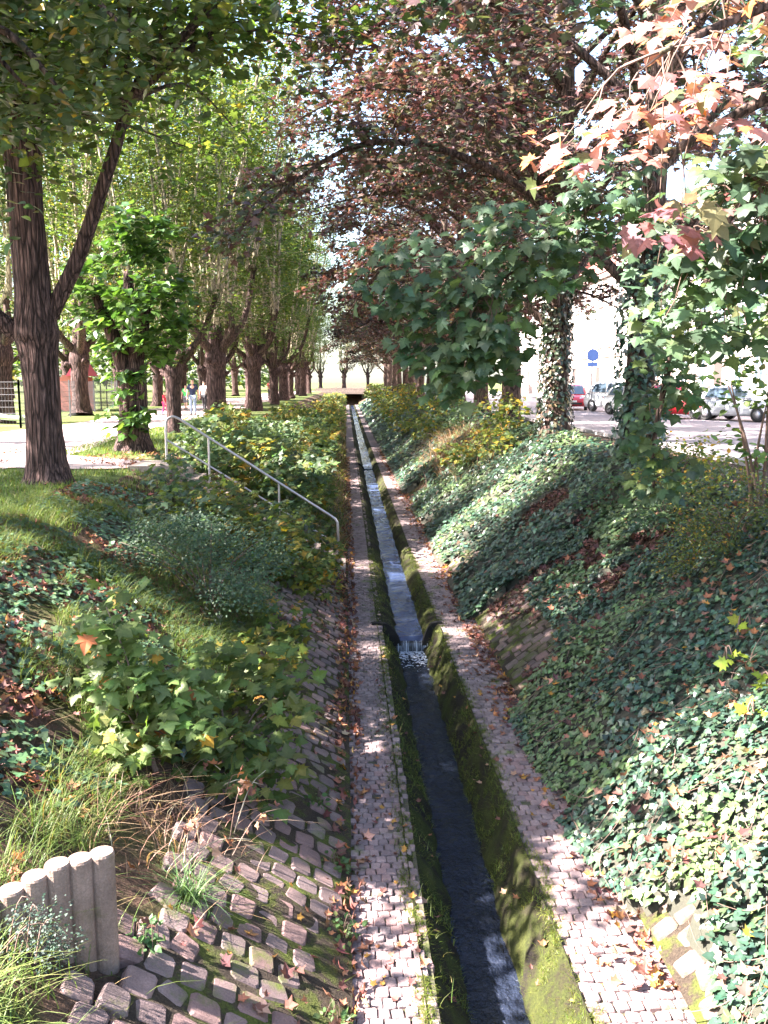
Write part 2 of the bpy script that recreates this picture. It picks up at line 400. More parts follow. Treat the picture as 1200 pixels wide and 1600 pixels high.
for k in range(5):
    y0, y1 = edges[k], edges[k + 1] + (.03 if k < 4 else 0)
    st = .035 if k == 0 else (.06 if k == 1 else .5)
    yv = np.linspace(y0, y1, max(3, int((y1 - y0) / st))); xv = np.linspace(.74, 1.29, 20)
    X, Y = np.meshgrid(xv, yv)
    if k == 0:
        amp = .036 * (1 + 1.6 * np.exp(-(13.6 - Y) / .8)); d = (fbm(X * 9, Y * 5.5, 31, 4) - .5) * amp + (fbm(X * 26, Y * 18, 35, 2) - .5) * .009
    else:
        d = (fbm(X * 5, Y * 9, 33 + k, 3) - .5) * .028 + (fbm(X * 16, Y * 24, 38, 2) - .5) * .008
    if k: d = d - .05 * np.clip((y0 + .15 - Y) / .15, 0, 1)
    Z = WATER_Z[k] + d
    n = 20; i = np.arange(len(yv) - 1)[:, None] * n; j = np.arange(n - 1)[None]
    F = np.stack([i + j, i + j + 1, i + n + j + 1, i + n + j], -1).reshape(-1, 4)
    o = link('stream', mesh_np('stream', np.stack([X, Y, Z], -1).reshape(-1, 3), [F], smooth=True, mats=[M['water_low'] if k == 0 else M['water']]))
    tag(o, kind='structure')

ORD = ['first', 'second', 'third', 'fourth', 'fifth', 'sixth', 'seventh', 'eighth', 'ninth', 'tenth', 'eleventh', 'twelfth', 'thirteenth', 'fourteenth',
       'fifteenth', 'sixteenth', 'seventeenth', 'eighteenth', 'nineteenth', 'twentieth']
for k, yw in enumerate(WEIRS[:3]):
    t = thing('weir', (1.015, yw, WATER_Z[k]), ['low dark weir with white water falling, nearest in the channel', 'small dark weir sill in the middle distance of the channel', 'tiny far weir sill near the channel end'][k], 'weir', 'weirs in the canal')
    hi = prof(k + 1, -1); lo = prof(k, -1)
    def xat(p, z): return np.interp(-z, -p[:, 1], p[:, 0])
    for side in (-1, 1):
        # near-black crescent plate between the higher upstream bank and the deeper downstream bank
        zt = hi[:, 1] + .02; xt = hi[:, 0] - .05
        outer = np.c_[lo[:, 0] - .06, lo[:, 1] - .05]; inner = np.c_[hi[:, 0] + .02, hi[:, 1] + .05]; outer[0] = (.37, -2.094); inner[0] = (.38, -2.072); outer[1] = (.44, -2.13); inner[1] = (.5, -2.065)
        n = len(hi); V = []
        for yy in (yw - .07, yw + .03):
            for q in (outer, inner):
                for (x, z) in q: V.append((x if side < 0 else 1.17 + (.84 - x) * .67, yy, z))
        a = np.arange(n - 1); F = np.concatenate([np.stack([a, a + 1, n + a + 1, n + a], -1), np.stack([2 * n + a, 3 * n + a, 3 * n + a + 1, 2 * n + a + 1], -1),
                                                np.stack([n + a, n + a + 1, 3 * n + a + 1, 3 * n + a], -1)])
        if side > 0: F = F[:, ::-1]
        g = G(); g.add(V, F, tint=(1, 1, 1)); link('wing', g.mesh('wing', M['near_black']), t)
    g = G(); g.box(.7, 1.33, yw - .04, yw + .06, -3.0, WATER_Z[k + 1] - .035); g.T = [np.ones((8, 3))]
    link('sill', g.mesh('sill', M['near_black']), t)
    # falling water: separate strands
    g = G(); h = WATER_Z[k + 1] - WATER_Z[k]
    if h > .08:
        for q in range(9):
            x = rng.uniform(.78, 1.25); wd = rng.choice([.002, .004, .006], p=[.5, .35, .15])
            P = [(x, yw + .0, WATER_Z[k + 1] - .02), (x, yw - .06, WATER_Z[k + 1] - .035), (x, yw - .085 - rng.uniform(0, .02), WATER_Z[k + 1] - .1), (x, yw - .1 - rng.uniform(0, .03), WATER_Z[k] - .02)]
            V, F, F3 = tube(spline(P, 8), wd, 5); g.add(V, F, F3)
        tag(link('falling_water', g.mesh('falling_water', M['foam'], True), t), kind='stuff')
        g = G(); P = spline([(0, yw + .0, WATER_Z[k + 1] - .03), (0, yw - .055, WATER_Z[k + 1] - .045), (0, yw - .075, WATER_Z[k + 1] - .1), (0, yw - .09, WATER_Z[k] - .02)], 8)
        V = np.concatenate([P + (.765, 0, 0), P + (1.265, 0, 0)]); a = np.arange(7); g.add(V, np.stack([a, a + 1, a + 9, a + 8], -1))
        link('water_curtain', g.mesh('water_curtain', M['fall'], True), t)
        g = G()
        for q in range(260):
            yy = yw - .1 - abs(rng.normal(0, .33)); x = rng.uniform(.8, 1.23); r0 = rng.uniform(.004, .013)
            g.add(np.array([(x - r0 * 2, yy, 0), (x, yy - r0 * 2.4, .003), (x + r0 * 2, yy, 0), (x, yy + r0 * 2.4, .003), (x, yy, r0 * .7)]) + (0, 0, WATER_Z[k] + .008 + .02 * np.exp((yy - yw) * 2)), [(0, 1, 4), (1, 2, 4), (2, 3, 4), (3, 0, 4)])
        tag(link('foam', g.mesh('foam', M['foam'], True), t), kind='stuff')

# ------------------------------------------------------------------ paving: setts and slope stones
def pillow(rs, jitter=.12):
    """one rounded block, unit footprint -.5...5, top at z=0, 26 triangles"""
    c = [(-1, -1), (1, -1), (1, 1), (-1, 1)]; w_ = [(rs.uniform(-jitter, jitter), rs.uniform(-jitter, jitter)) for _ in c]; O = []
    for i, (x, y) in enumerate(c):      # every corner cut off: eight-sided outline, no two blocks alike
        x, y = x * (1 + w_[i][0]), y * (1 + w_[i][1]); k = rs.uniform(.14, .34)
        a = (x * (1 - k), y) if i % 2 == 0 else (x, y * (1 - k)); b = (x, y * (1 - k)) if i % 2 == 0 else (x * (1 - k), y)
        O += [b, a] if i % 2 == 0 else [b, a]
    O = np.array(O); V = np.concatenate([np.c_[O * .4, rs.normal(0, .012, 8)], np.c_[O * .465, np.full(8, -.13)], np.c_[O * .485, np.full(8, -1.0)]])
    F = [(0, 1, 2, 3), (0, 3, 4, 7), (4, 5, 6, 7)]
    for k in range(2):
        for i in range(8): F.append((8 * k + i, 8 * k + 8 + i, 8 * k + 8 + (i + 1) % 8, 8 * k + (i + 1) % 8))
    return V, np.array(F)
def block_set(parent, name, P, S, rot, mat, near, seeds=(0,), tints=None, kids=300, wob=.035, far_mat=None):
    """P centres (n,3), S sizes (n,3), rot 3x3; the 300 nearest the camera are objects, the rest one stuff part"""
    rs = np.random.default_rng(seeds[0])
    shapes = [pillow(rs) for _ in range(8)]
    d = np.linalg.norm(P - np.array([.3, 0, 1.65]), axis=1) + near
    order = np.argsort(d)
    meshes = []
    for V, F in shapes:
        for tn in ((.8, .78, .8), (1, 1, 1), (1.18, 1.12, 1.1), (1.1, .95, .92)):
            meshes.append(mesh_np(name, V, [F], tint=np.ones((len(V), 3)) * tn, smooth=False, mats=[mat]))
    g = G(); Rm = Matrix([list(r) for r in rot]).to_4x4()
    for c, i in enumerate(order):
        a = rs.normal(0, wob); tilt = rs.normal(0, .03, 2)
        if c < kids:
            o = bpy.data.objects.new(name, meshes[rs.integers(len(meshes))]); COL.objects.link(o); o.parent = parent
            o.matrix_local = Matrix.Translation(Vector(P[i]) - parent.location) @ Rm @ Matrix.Rotation(a, 4, 'Z') @ Matrix.Rotation(tilt[0], 4, 'X') @ Matrix.Rotation(tilt[1], 4, 'Y') @ Matrix.Diagonal((*S[i], 1))
        else:
            V, F = shapes[rs.integers(8)]
            ca, sa = math.cos(a), math.sin(a)
            W = V * S[i]; W = W @ np.array([[ca, -sa, 0], [sa, ca, 0], [0, 0, 1]]).T
            W[:, 2] += W[:, 0] * tilt[0] + W[:, 1] * tilt[1]
            g.add(W @ np.asarray(rot).T + P[i], F, tint=np.array((1, 1, 1)) * rs.uniform(.78, 1.2))
    if g.V: tag(link(name + 's_beyond', g.mesh(name, far_mat or mat), parent), kind='stuff')

def path(name, x0, x1, nx_, y0, y1, seed):
    t = thing(name, ((x0 + x1) / 2, y0, -2.1), None, None); tag(t, kind='structure')
    g = G(); g.box(x0 + .005, x1 + .04, y0 - 1.5, 148, -2.3, -2.122); g.T = [np.ones((8, 3))]
    link('bedding', g.mesh('bedding', M['joint']), t)
    wy = .092; rs = np.random.default_rng(seed); P = []; S = []
    for r, y in enumerate(np.arange(y0, 52, wy)):
        wx = (x1 - x0) / nx_; off = (r % 2) * .5 * wx + rs.normal(0, .006)
        fl_ = .3 * min(1, max(0, (6.2 - y) / 1.6)) if x0 < 1 else 0
        for c in range(-5, nx_ + 1):
            x = x0 + (c + .5) * wx + off
            if x - wx / 2 < x0 - .03 - fl_ or x + wx / 2 > x1 + .05: continue
            if rs.random() < .012: continue
            P.append((x + rs.normal(0, .003), y + rs.normal(0, .003), -2.1 + max(0, x0 - .05 - x) * .35 + rs.normal(0, .004) + .012 * (fbm(x * 2, y * 2, 9) - .5)))
            S.append((wx * rs.uniform(.95, 1.06), wy * rs.uniform(.95, 1.05), .05))
    P = np.array(P); S = np.array(S)
    block_set(t, 'sett', P, S, np.eye(3), M['sett'], np.where(P[:, 1] < 4.6, 9, 0), (seed,))
    # beyond the single setts: slab with the same stone
    g = G(); g.box(x0, x1, 52.05, 147.5, -2.2, -2.104); g.T = [np.ones((8, 3))]
    link('far_paving', g.mesh('far_paving', M['sett']), t)
    return t
path('left_path', .0, .5, 6, 3.6, 50, 3)
path('right_path', 1.42, 2.06, 7, 3.6, 50, 4)

def slope_paving(name, side, y0, y1, smax, seed, mat, ylim=None, sy=.19, sx=.185):
    a = math.atan(.5795); s_ = 1 if side > 0 else -1
    u = np.array([s_ * math.cos(a), 0, math.sin(a)]) if side < 0 else np.array([math.cos(math.atan(.711)), 0, math.sin(math.atan(.711))])
    x0 = -.03 if side < 0 else 2.07
    v = np.array([0, 1., 0]); n = np.cross(u, v); n = n if n[2] > 0 else -n
    if np.linalg.det(np.stack([u, v, n], 1)) < 0: u2 = -u
    else: u2 = u
    rot = np.stack([u2, np.cross(n, u2), n], 1)
    rs = np.random.default_rng(seed); P = []; S = []
    t = thing(name, (x0, y0, -2.1), None, None); tag(t, kind='structure')
    for r, y in enumerate(np.arange(y0, y1, sy)):
        off = (r % 2) * .5 * sx + rs.normal(0, .012); lim = smax(y)
        for c in range(int(lim / sx) + 1):
            s = .02 + (c + .5) * sx + off
            if s > lim + rs.normal(0, .08): continue
            if side < 0 and s < .36 * min(1, max(0, (6.2 - y) / 1.6)) + .02: continue
            if rs.random() < .02: continue
            p = np.array([x0, y, -2.1]) + u * s + n * (.058 + rs.normal(0, .006))
            p[1] += rs.normal(0, .006); p[1] += .03 * math.sin(s * 4 + y); P.append(p)
            S.append((sx * rs.uniform(.84, 1.05), sy * rs.uniform(.82, 1.02), .1))
    P = np.array(P); S = np.array(S)
    yv = np.arange(y0 - .1, y1, .25); sv = np.linspace(-.02, 1, 9); Y, SS = np.meshgrid(yv, sv, indexing='ij'); SS = SS * np.array([smax(v) - .02 for v in yv])[:, None]
    hh = .05 + .02 * (fbm(SS * 6, Y * 6, 44) - .5); hh[:, -1] = -.12
    V = np.array([x0, 0, -2.1]) + u * SS[..., None] + v * Y[..., None] + n * hh[..., None]; i = np.arange(len(yv) - 1)[:, None] * 9; j = np.arange(8)[None]
    link('moss_bedding', mesh_np('moss_bedding', V.reshape(-1, 3), [np.stack([i + j, i + j + 1, i + 9 + j + 1, i + 9 + j], -1).reshape(-1, 4)], smooth=True, mats=[M['moss_dark']]), t)
    block_set(t, 'stone', P, S, rot, mat, np.where(P[:, 1] < 4.1, 9, 0), (seed,), wob=.1, far_mat=M['slope_stone'])
    return t
slope_paving('left_bank_paving', -1, 3.9, 34, lambda y: 1.32 - .25 * min(1, max(0, (y - 5) / 4)) + .2 * float(vnoise(y * .7, 3, 2)), 8, M['slope_stone_near'], sy=.2, sx=.19)
slope_paving('right_bank_paving', 1, 3.6, 20, lambda y: (1.25 if y > 9.5 else .28) + .3 * float(vnoise(y * .6, 1, 4)), 9, M['slope_stone'])

# ------------------------------------------------------------------ leaves
def fan(outline, centre, droop=.12, fold=.1):
    """leaf template from an outline in the XY plane, stalk at the origin, tip towards +Y"""
    o = np.array(outline, float); V = np.concatenate([[centre], o]); Z = -droop * (V[:, 1] ** 2) - 0 * V[:, 0] + fold * np.abs(V[:, 0])
    Z[0] -= .0
    V = np.c_[V, Z]; n = len(o)
    return V, np.stack([np.zeros(n - 1, int), np.arange(1, n), np.arange(2, n + 1)], -1)
def sym(pts): return pts + [(-x, y) for x, y in pts[::-1] if x > 1e-6]
MAPLE = fan([(0, 0)] + [(.3, -.1), (.22, .08), (.56, .118), (.4, .3), (.62, .58), (.3, .52), (.26, .66)] + [(.0, 1.0)] + [(-.26, .66), (-.3, .52), (-.62, .58), (-.4, .3), (-.56, .118), (-.22, .08), (-.3, -.1), (0, 0)], (0, .36), .22, -.12)
MAPLE_M = fan([(0, 0), (.34, -.06), (.28, .18), (.6, .46), (.25, .5), (0, 1), (-.25, .5), (-.6, .46), (-.28, .18), (-.34, -.06), (0, 0)], (0, .36), .2, -.12)
LIME = fan([(0, 0), (.2, -.07), (.42, .1), (.45, .38), (.27, .7), (0, 1.02), (-.27, .7), (-.45, .38), (-.42, .1), (-.2, -.07), (0, 0)], (0, .35), .2, .118)
LIME_M = (np.array([(0, 0, 0), (.42, .25, .05), (0, 1, -.15), (-.42, .25, .05), (0, .4, -.05)]), np.array([(4, 0, 1), (4, 1, 2), (4, 2, 3), (4, 3, 0)]))
KITE = (np.array([(0, 0, 0), (.4, .45, .08), (0, 1, -.08), (-.4, .45, .08)]), np.array([(0, 1, 2), (0, 2, 3)]))
IVY = fan([(0, .05), (.25, -.1), (.5, .12), (.32, .34), (.34, .52), (0, .95), (-.34, .52), (-.32, .34), (-.5, .12), (-.25, -.1), (0, .05)], (0, .33), .1, .118)
OVAL = fan([(0, 0), (.27, .25), (.3, .55), (0, 1), (-.3, .55), (-.27, .25), (0, 0)], (0, .45), .12, .12)
CURL = fan([(0, 0), (.34, -.02), (.3, .2), (.6, .42), (.25, .5), (0, .95), (-.25, .5), (-.6, .42), (-.3, .2), (-.34, -.02), (0, 0)], (0, .36), -.35, .5)

def frames(Nv, Dv):
    z = nrm(Nv); y = Dv - (Dv * z).sum(1, keepdims=True) * z; y = nrm(y + 1e-6); x = np.cross(y, z)
    return np.stack([x, y, z], -1)
def leaf_geo(tpl, P, Nv, Dv, S, tint):
    V, F = tpl; n = len(P); m = len(V); Fr = frames(Nv, Dv) * np.asarray(S).reshape(-1, 1, 1)
    q = np.random.default_rng(n).normal(0, 1, (n, 2, 1)); Vn = np.repeat(V[None], n, 0)
    if m > 5: Vn[:, :, 2] += q[:, 0] * .22 * V[None, :, 0] ** 2 + q[:, 1] * .16 * V[None, :, 1] ** 2 - .12 * V[None, :, 0] * V[None, :, 1] * q[:, 0]
    W = np.einsum('nij,nmj->nmi', Fr, Vn) + P[:, None]
    FF = F[None] + (np.arange(n) * m)[:, None, None]
    T = np.repeat(tint, m, 0)
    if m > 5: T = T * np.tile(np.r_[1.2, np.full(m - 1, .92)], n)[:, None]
    return W.reshape(-1, 3), FF.reshape(-1, 3), T
def leaf_mesh(name, mat, *sets):
    Vs, Fs, Ts, b = [], [], [], 0
    for s in sets:
        if len(s[1]) == 0: continue
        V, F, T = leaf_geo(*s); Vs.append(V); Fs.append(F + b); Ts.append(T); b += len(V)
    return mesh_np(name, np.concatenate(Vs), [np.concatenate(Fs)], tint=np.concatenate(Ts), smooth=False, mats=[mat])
def pal(n, cols, jit=.18, r=None):
    r = r or rng
    w_ = np.array([c[1] for c in cols], float); k = r.choice(len(cols), n, p=w_ / w_.sum())
    c = np.array([c[0] for c in cols], float)[k]
    return c * np.exp(r.normal(0, jit, (n, 1))) * np.exp(r.normal(0, jit * .35, (n, 3)))
def inball(n, r=None):
    r = r or rng
    return nrm(r.normal(size=(n, 3))) * (r.random((n, 1)) ** (1 / 3))
PLIME = [((.075, .115, .028), 5), ((.055, .09, .025), 5), ((.12, .145, .035), 2), ((.22, .16, .03), .2)]
PLIME_DK = [((.065, .1, .04), 5), ((.05, .085, .045), 3), ((.12, .13, .035), 1.5)]
PMAPLE = [((.05, .09, .05), 5), ((.065, .105, .045), 4), ((.09, .12, .04), 1.2)]
PCOPPER = [((.065, .036, .036), 5), ((.095, .055, .048), 3.4), ((.05, .062, .03), 5.5), ((.13, .08, .055), 1.2)]
PCOPPER2 = [((.09, .058, .046), 5), ((.06, .075, .034), 5), ((.13, .085, .058), 2), ((.16, .12, .04), .6)]
PRED = [((.28, .13, .12), 4), ((.34, .18, .16), 4), ((.4, .15, .05), 1.1), ((.45, .25, .04), .35), ((.12, .11, .05), 1.6)]
PYEL = [((.1, .13, .025), 4), ((.07, .105, .025), 4), ((.22, .19, .03), 2), ((.3, .18, .025), .8)]
PIVY = [((.03, .062, .04), 6), ((.042, .075, .042), 4), ((.06, .095, .045), 1.5)]
PROSE = [((.06, .1, .06), 5), ((.075, .12, .07), 3), ((.05, .085, .045), 3)]
PDEAD = [((.17, .075, .055), 4), ((.11, .05, .042), 3), ((.27, .12, .06), 2), ((.34, .2, .13), 1.3), ((.4, .2, .04), .5)]
PGRASS = [((.085, .13, .03), 5), ((.11, .15, .04), 3), ((.19, .18, .07), 1)]
PSTRAW = [((.3, .2, .13), 3), ((.22, .13, .09), 3), ((.38, .3, .2), 1)]

CAMP = np.array([0, 0, 1.65])
_p = R(8.29); _y = R(2.41)
CF = np.array([math.sin(_y) * math.cos(_p), math.cos(_y) * math.cos(_p), -math.sin(_p)]); CR = np.array([math.cos(_y), -math.sin(_y), 0]); CU = np.cross(CR, CF)
def inview(P, m=0.0):
    v = P - CAMP; z = v @ CF; a = (v @ CR) / z; b = (v @ CU) / z
    return (z > .3) & (abs(a) < .4286 - m) & (abs(b) < .5714 - m)

def leaves_split(parent, tpl, P, Nv, Dv, S, tint, mat, n_parts, name='leaf', rest='foliage', crown=False):
    """the n_parts leaves nearest the camera and in view become single leaf objects, the rest one stuff part"""
    d = np.linalg.norm(P - CAMP, axis=1) / S
    d = np.where(inview(P, .01), d, 1e6)
    order = np.argsort(d); near = order[:n_parts]; near = near[d[near] < 1e5]
    far = np.setdiff1d(np.arange(len(P)), near)
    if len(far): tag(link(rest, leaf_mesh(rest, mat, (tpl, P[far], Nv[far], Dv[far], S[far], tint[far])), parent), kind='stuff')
    if not len(near): return
    # a dozen shared leaf meshes carry the colours
    kk = min(26, len(near)); cs = tint[near][np.linspace(0, len(near) - 1, kk).astype(int)]
    ms = []
    for c in cs:
        q = rng.normal(0, 1, 2); V = tpl[0].copy(); V[:, 2] += q[0] * .25 * V[:, 0] ** 2 + q[1] * .18 * V[:, 1] ** 2 - .14 * V[:, 0] * V[:, 1] * q[0]
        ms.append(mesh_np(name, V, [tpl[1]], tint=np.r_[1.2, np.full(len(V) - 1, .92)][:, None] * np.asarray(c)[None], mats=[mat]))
    Fr = frames(Nv[near], Dv[near])
    ci = np.argmin(((tint[near][:, None] - cs[None]) ** 2).sum(-1), 1)
    for q, i in enumerate(near):
        o = bpy.data.objects.new(name, ms[ci[q]]); COL.objects.link(o); o.parent = parent
        m = Matrix([[*(Fr[q][r_] * S[i]), P[i][r_] - parent.location[r_]] for r_ in range(3)] + [[0, 0, 0, 1]])
        o.matrix_local = m

def spray_leaves(anchors, dirs, k, spread, size, r=None, up=.9, flat=.55, sun=.35, droop=.5):
    """k leaves round every anchor in a flattened spray"""
    r = r or rng
    n = len(anchors) * k; A = np.repeat(anchors, k, 0); D = np.repeat(dirs, k, 0)
    off = inball(n, r) * spread; off[:, 2] *= flat
    P = A + off
    Nv = nrm(np.array([0, 0, up]) + TS * sun + r.normal(0, .42, (n, 3)))
    Dv = nrm(nrm(D + .01) * .6 + nrm(off + 1e-6) * .8 + r.normal(0, .35, (n, 3)) - np.array([0, 0, droop]))
    return P, Nv, Dv, size * r.uniform(.65, 1.25, n)

# ------------------------------------------------------------------ trees
def limb(P, r0, r1, k=16, n=8, ridge=.12, seed=0, pw=1.0):
    P = spline(P, k); t = np.linspace(0, 1, k)
    return tube(P, r0 + (r1 - r0) * t ** pw, n, ridge, 1.0, seed)

def pollard(seed, h=13.0, r0=.38, nsh=9, leaves=9000, lsize=.15, head=2.5, palette=PLIME, tpl=LIME_M):
    """old pollarded lime in local coordinates: trunk, knobbly limbs, pale upright shoots, crown meshes"""
    rs = np.random.default_rng(seed); out = []
    z = np.array([0, .12, .4, 1.0, 1.7, head - .35, head - .05, head + .2, head + .7, head + 1.3, head + 1.6])
    rr = r0 * np.array([1.5, 1.28, 1.1, 1.0, .98, 1.0, 1.24, 1.2, .9, .75, .5])
    P = np.c_[rs.normal(0, .04, 11).cumsum() * .5, rs.normal(0, .04, 11).cumsum() * .5, z]; P[0, :2] = 0
    zz = np.linspace(0, z[-1], 40); Pi = np.stack([np.interp(zz, z, P[:, 0]), np.interp(zz, z, P[:, 1]), zz], -1)
    g = G(); V, F, F3 = tube(Pi, np.interp(zz, z, rr), 22, .13, 1.0, seed); g.add(V, F, F3)
    # knuckles round the pollard head
    for q in range(6):
        a = rs.uniform(0, 6.28); zq = head + rs.uniform(-.2, .5); c = np.array([math.cos(a) * r0 * 1.05, math.sin(a) * r0 * 1.05, zq])
        b = c + np.array([math.cos(a), math.sin(a), .5]) * rs.uniform(.12, .25)
        V, F, F3 = limb([c * [.5, .5, 1], c, b], r0 * .4, r0 * .22, 6, 8, .2, seed + q); g.add(V, F, F3)
    out.append(('trunk', g.mesh('trunk', M['bark'], True)))
    anchors, dirs = [], []
    nl = 4; a0 = rs.uniform(0, 6.28)
    tops = [Pi[-1]]
    for q in range(nl):
        a = a0 + q * 6.28 / nl + rs.normal(0, .35); L = rs.uniform(1.3, 3.6); c = Pi[-10]; d = np.array([math.cos(a), math.sin(a), 0])
        e = c + d * L * rs.uniform(.35, .8) + np.array([0, 0, L * .95]); mid = c + d * L * .45 + np.array([0, 0, L * .3])
        gb = G(); V, F, F3 = limb([Pi[-14], mid, e], r0 * .5, r0 * .3, 14, 10, .2, seed + 30 + q); gb.add(V, F, F3)
        V, F, F3 = tube(np.array([e - d * .1 - [0, 0, .1], e, e + [0, 0, .15]]), [r0 * .3, r0 * .42, r0 * .2], 8, .25, 1, seed); gb.add(V, F, F3)
        out.append(('branch', gb.mesh('branch', M['bark_dark'], True))); tops.append(e)
    gs = G()
    for q in range(nsh):
        b = tops[q % len(tops)] + rs.normal(0, .12, 3); hh = h * rs.uniform(.78, 1.0)
        lean = rs.normal(0, .1, 2) + b[:2] * .1
        pts = [b, b + [lean[0] * 1.2 + rs.normal(0, .12), lean[1] * 1.2 + rs.normal(0, .12), 1.2], b + [*(lean * (hh - b[2]) * .5 + rs.normal(0, .2, 2)), (hh - b[2]) * .5], b + [*(lean * (hh - b[2])), hh - b[2]]]
        Q = spline(pts, 16); V, F, F3 = tube(Q, np.linspace(rs.uniform(.08, .118), .02, 16), 7, .05, 1, seed + q); gs.add(V, F, F3)
        for u in np.linspace(.16, 1, 17):
            p = Q[int(u * 15)]
            for w2 in range((rs.random() < .45) if u < .45 else (3 if u < .6 else 4)):
                a = rs.uniform(0, 6.28); L = rs.uniform(.3, 2.9) * (1.15 - .45 * u); d = np.array([math.cos(a), math.sin(a), rs.uniform(-.2, .6)])
                anchors.append(p + d * L); dirs.append(d)
                if w2 < 1:
                    V, F, F3 = tube(np.array([p, p + d * L * .55 + [0, 0, .05], p + d * L]), [.02, .012, .005], 4); gs.add(V, F, F3)
    for e in tops:
        for w2 in range(6):
            d = nrm(rs.normal(0, 1, 3)); anchors.append(e + d * rs.uniform(.3, 1.2)); dirs.append(d)
    out.append(('shoots', gs.mesh('shoots', M['shoot'], True)))
    A = np.array(anchors); D = np.array(dirs); k = max(1, int(leaves / len(A)))
    P, Nv, Dv, S = spray_leaves(A, D, k, .5, lsize, rs)
    out.append(('crown', leaf_mesh('crown', M['leaf'], (tpl, P, Nv, Dv, S, pal(len(P), palette, .2, rs)))))
    return out

def broad(seed, h=11.0, rad=5.0, r0=.3, leaves=8000, lsize=.17, palette=PCOPPER, tpl=MAPLE_M, low=2.2, nb=9, tilt=(0, 0), mat='leaf', split=None):
    """spreading maple in local coordinates: trunk, ascending limbs with drooping side boughs, crown"""
    rs = np.random.default_rng(seed); out = []
    zz = np.linspace(0, h * .8, 30); t = zz / zz[-1]
    Pi = np.c_[np.cumsum(rs.normal(0, .02, 30)) + tilt[0] * t, np.cumsum(rs.normal(0, .02, 30)) + tilt[1] * t, zz]
    g = G(); V, F, F3 = tube(Pi, r0 * (1.0 + .6 * np.exp(-zz / .3)) * (1 - .85 * t ** 1.2), 18, .1, 1, seed); g.add(V, F, F3)
    out.append(('trunk', g.mesh('trunk', M['bark_dark'], True)))
    anchors, dirs = [], []
    for q in range(nb):
        u = .2 + .75 * (q + .5) / nb; c = Pi[int(u * 29)]
        a = q * 2.4 + rs.normal(0, .25); L = rad * rs.uniform(.75, 1.05) * (1 - .55 * max(0, u - .4) / .6)
        d = np.array([math.cos(a), math.sin(a), 0])
        e = c + d * L + [0, 0, L * rs.uniform(.1, .35)]; m1 = c + d * L * .35 + [0, 0, L * .28]
        Q = spline([c, m1, c + d * L * .7 + [0, 0, L * .35], e], 18); gb = G(); V, F, F3 = tube(Q, np.linspace(r0 * .42 * (1 - u * .5), .02, 18), 7, .08, 1, seed + q); gb.add(V, F, F3)
        for s in range(11):
            v = .25 + .75 * s / 10; p = Q[int(v * 17)]; b = a + rs.choice([-1, 1]) * rs.uniform(.4, 1.3); L2 = rs.uniform(.7, 1.9) * (1.2 - .5 * v)
            d2 = np.array([math.cos(b), math.sin(b), rs.uniform(-.5, .35)])
            R2 = spline([p, p + d2 * L2 * .5 + [0, 0, .12], p + d2 * L2 - [0, 0, L2 * .25]], 7)
            V, F, F3 = tube(R2, np.linspace(.025, .006, 7), 5); gb.add(V, F, F3)
            for x in (2, 3, 4, 5, 6): anchors.append(R2[x]); dirs.append(d2)
        out.append(('branch', gb.mesh('branch', M['bark_dark'], True)))
    A = np.array(anchors); D = np.array(dirs); keep = A[:, 2] > low; A = A[keep]; D = D[keep]
    k = max(1, int(leaves / len(A)))
    P, Nv, Dv, S = spray_leaves(A, D, k, .5, lsize, rs, droop=.7)
    out.append(('crown', leaf_mesh('crown', M[mat], (tpl, P, Nv, Dv, S, pal(len(P), palette, .22, rs)))))
    return out

def place(parts, name, loc, rz, sc, label, cat='tree', group=None):
    t = thing(name, loc, label, cat, group); t.rotation_euler.z = rz; t.scale = (sc, sc, sc)
    for nm, me in parts:
        o = link(nm, me, t, False)
        if nm in ('crown', 'shoots', 'foliage'): o['kind'] = 'stuff'
    return t

# left avenue --------------------------------------------------------
LV = [pollard(100 + k, h=18 + k * .8, r0=.31 + .025 * k, nsh=12 + k, leaves=19000, lsize=.165) for k in range(4)]
row = [(-5.6, 29.6, .72), (-5.9, 39.7, 1), (-5.85, 45.4, .95), (-5.7, 51.5, 1.02), (-5.6, 58, 1), (-5.5, 65, 1), (-5.5, 72, 1.03), (-5.5, 79.5, 1), (-5.5, 87, .98), (-5.4, 95, 1),
       (-5.4, 104, 1.02), (-5.4, 113, 1), (-5.4, 123, 1), (-5.4, 133, 1)]
for k, (x, y, s) in enumerate(row):
    place(LV[(k * 3 + k // 3) % 4], 'lime_tree', (x + .5 * math.sin(k * 2.7), y, float(gz(x, y)) - .03), k * 1.9 + .4, s * (1 + .1 * math.sin(k * 1.9 + 1)),
          'pollarded lime with knobbly head, %s trunk of the left canal-side row counted from the camera' % ORD[k + 2], group='limes along the left bank')
row2 = [(-13.7, 36.5), (-12.9, 44.5), (-12.6, 53), (-12.6, 61), (-12.5, 70), (-12.5, 80), (-12.5, 91), (-12.5, 103), (-12.5, 116), (-14.5, 24.0), (-17.5, 13.6)]  # last two limes stand out of view, added for their shade
for k, (x, y) in enumerate(row2):
    place(LV[(k + 2) % 4], 'lime_tree', (x, y, 0), k * 2.3 + 1.1, 1.05,
          'lime beyond the park path, %s of the second row from the left edge' % ORD[k] if k < 9 else 'unseen lime added left of the frame to shade the %s' % ['park path', 'lawn'][k - 9], group='limes beyond the park path')
row3 = [(-22, 52), (-21, 63), (-23, 76), (-21, 90), (-24, 108), (-31, 70), (-33, 90), (-30, 120)]
for k, (x, y) in enumerate(row3):
    place(LV[(k + 1) % 4], 'lime_tree', (x, y, 0), k * 1.3, 1.15, 'tall lime far back in the park, %s of the rear trees behind the fence' % ORD[k], group='limes far back in the park')

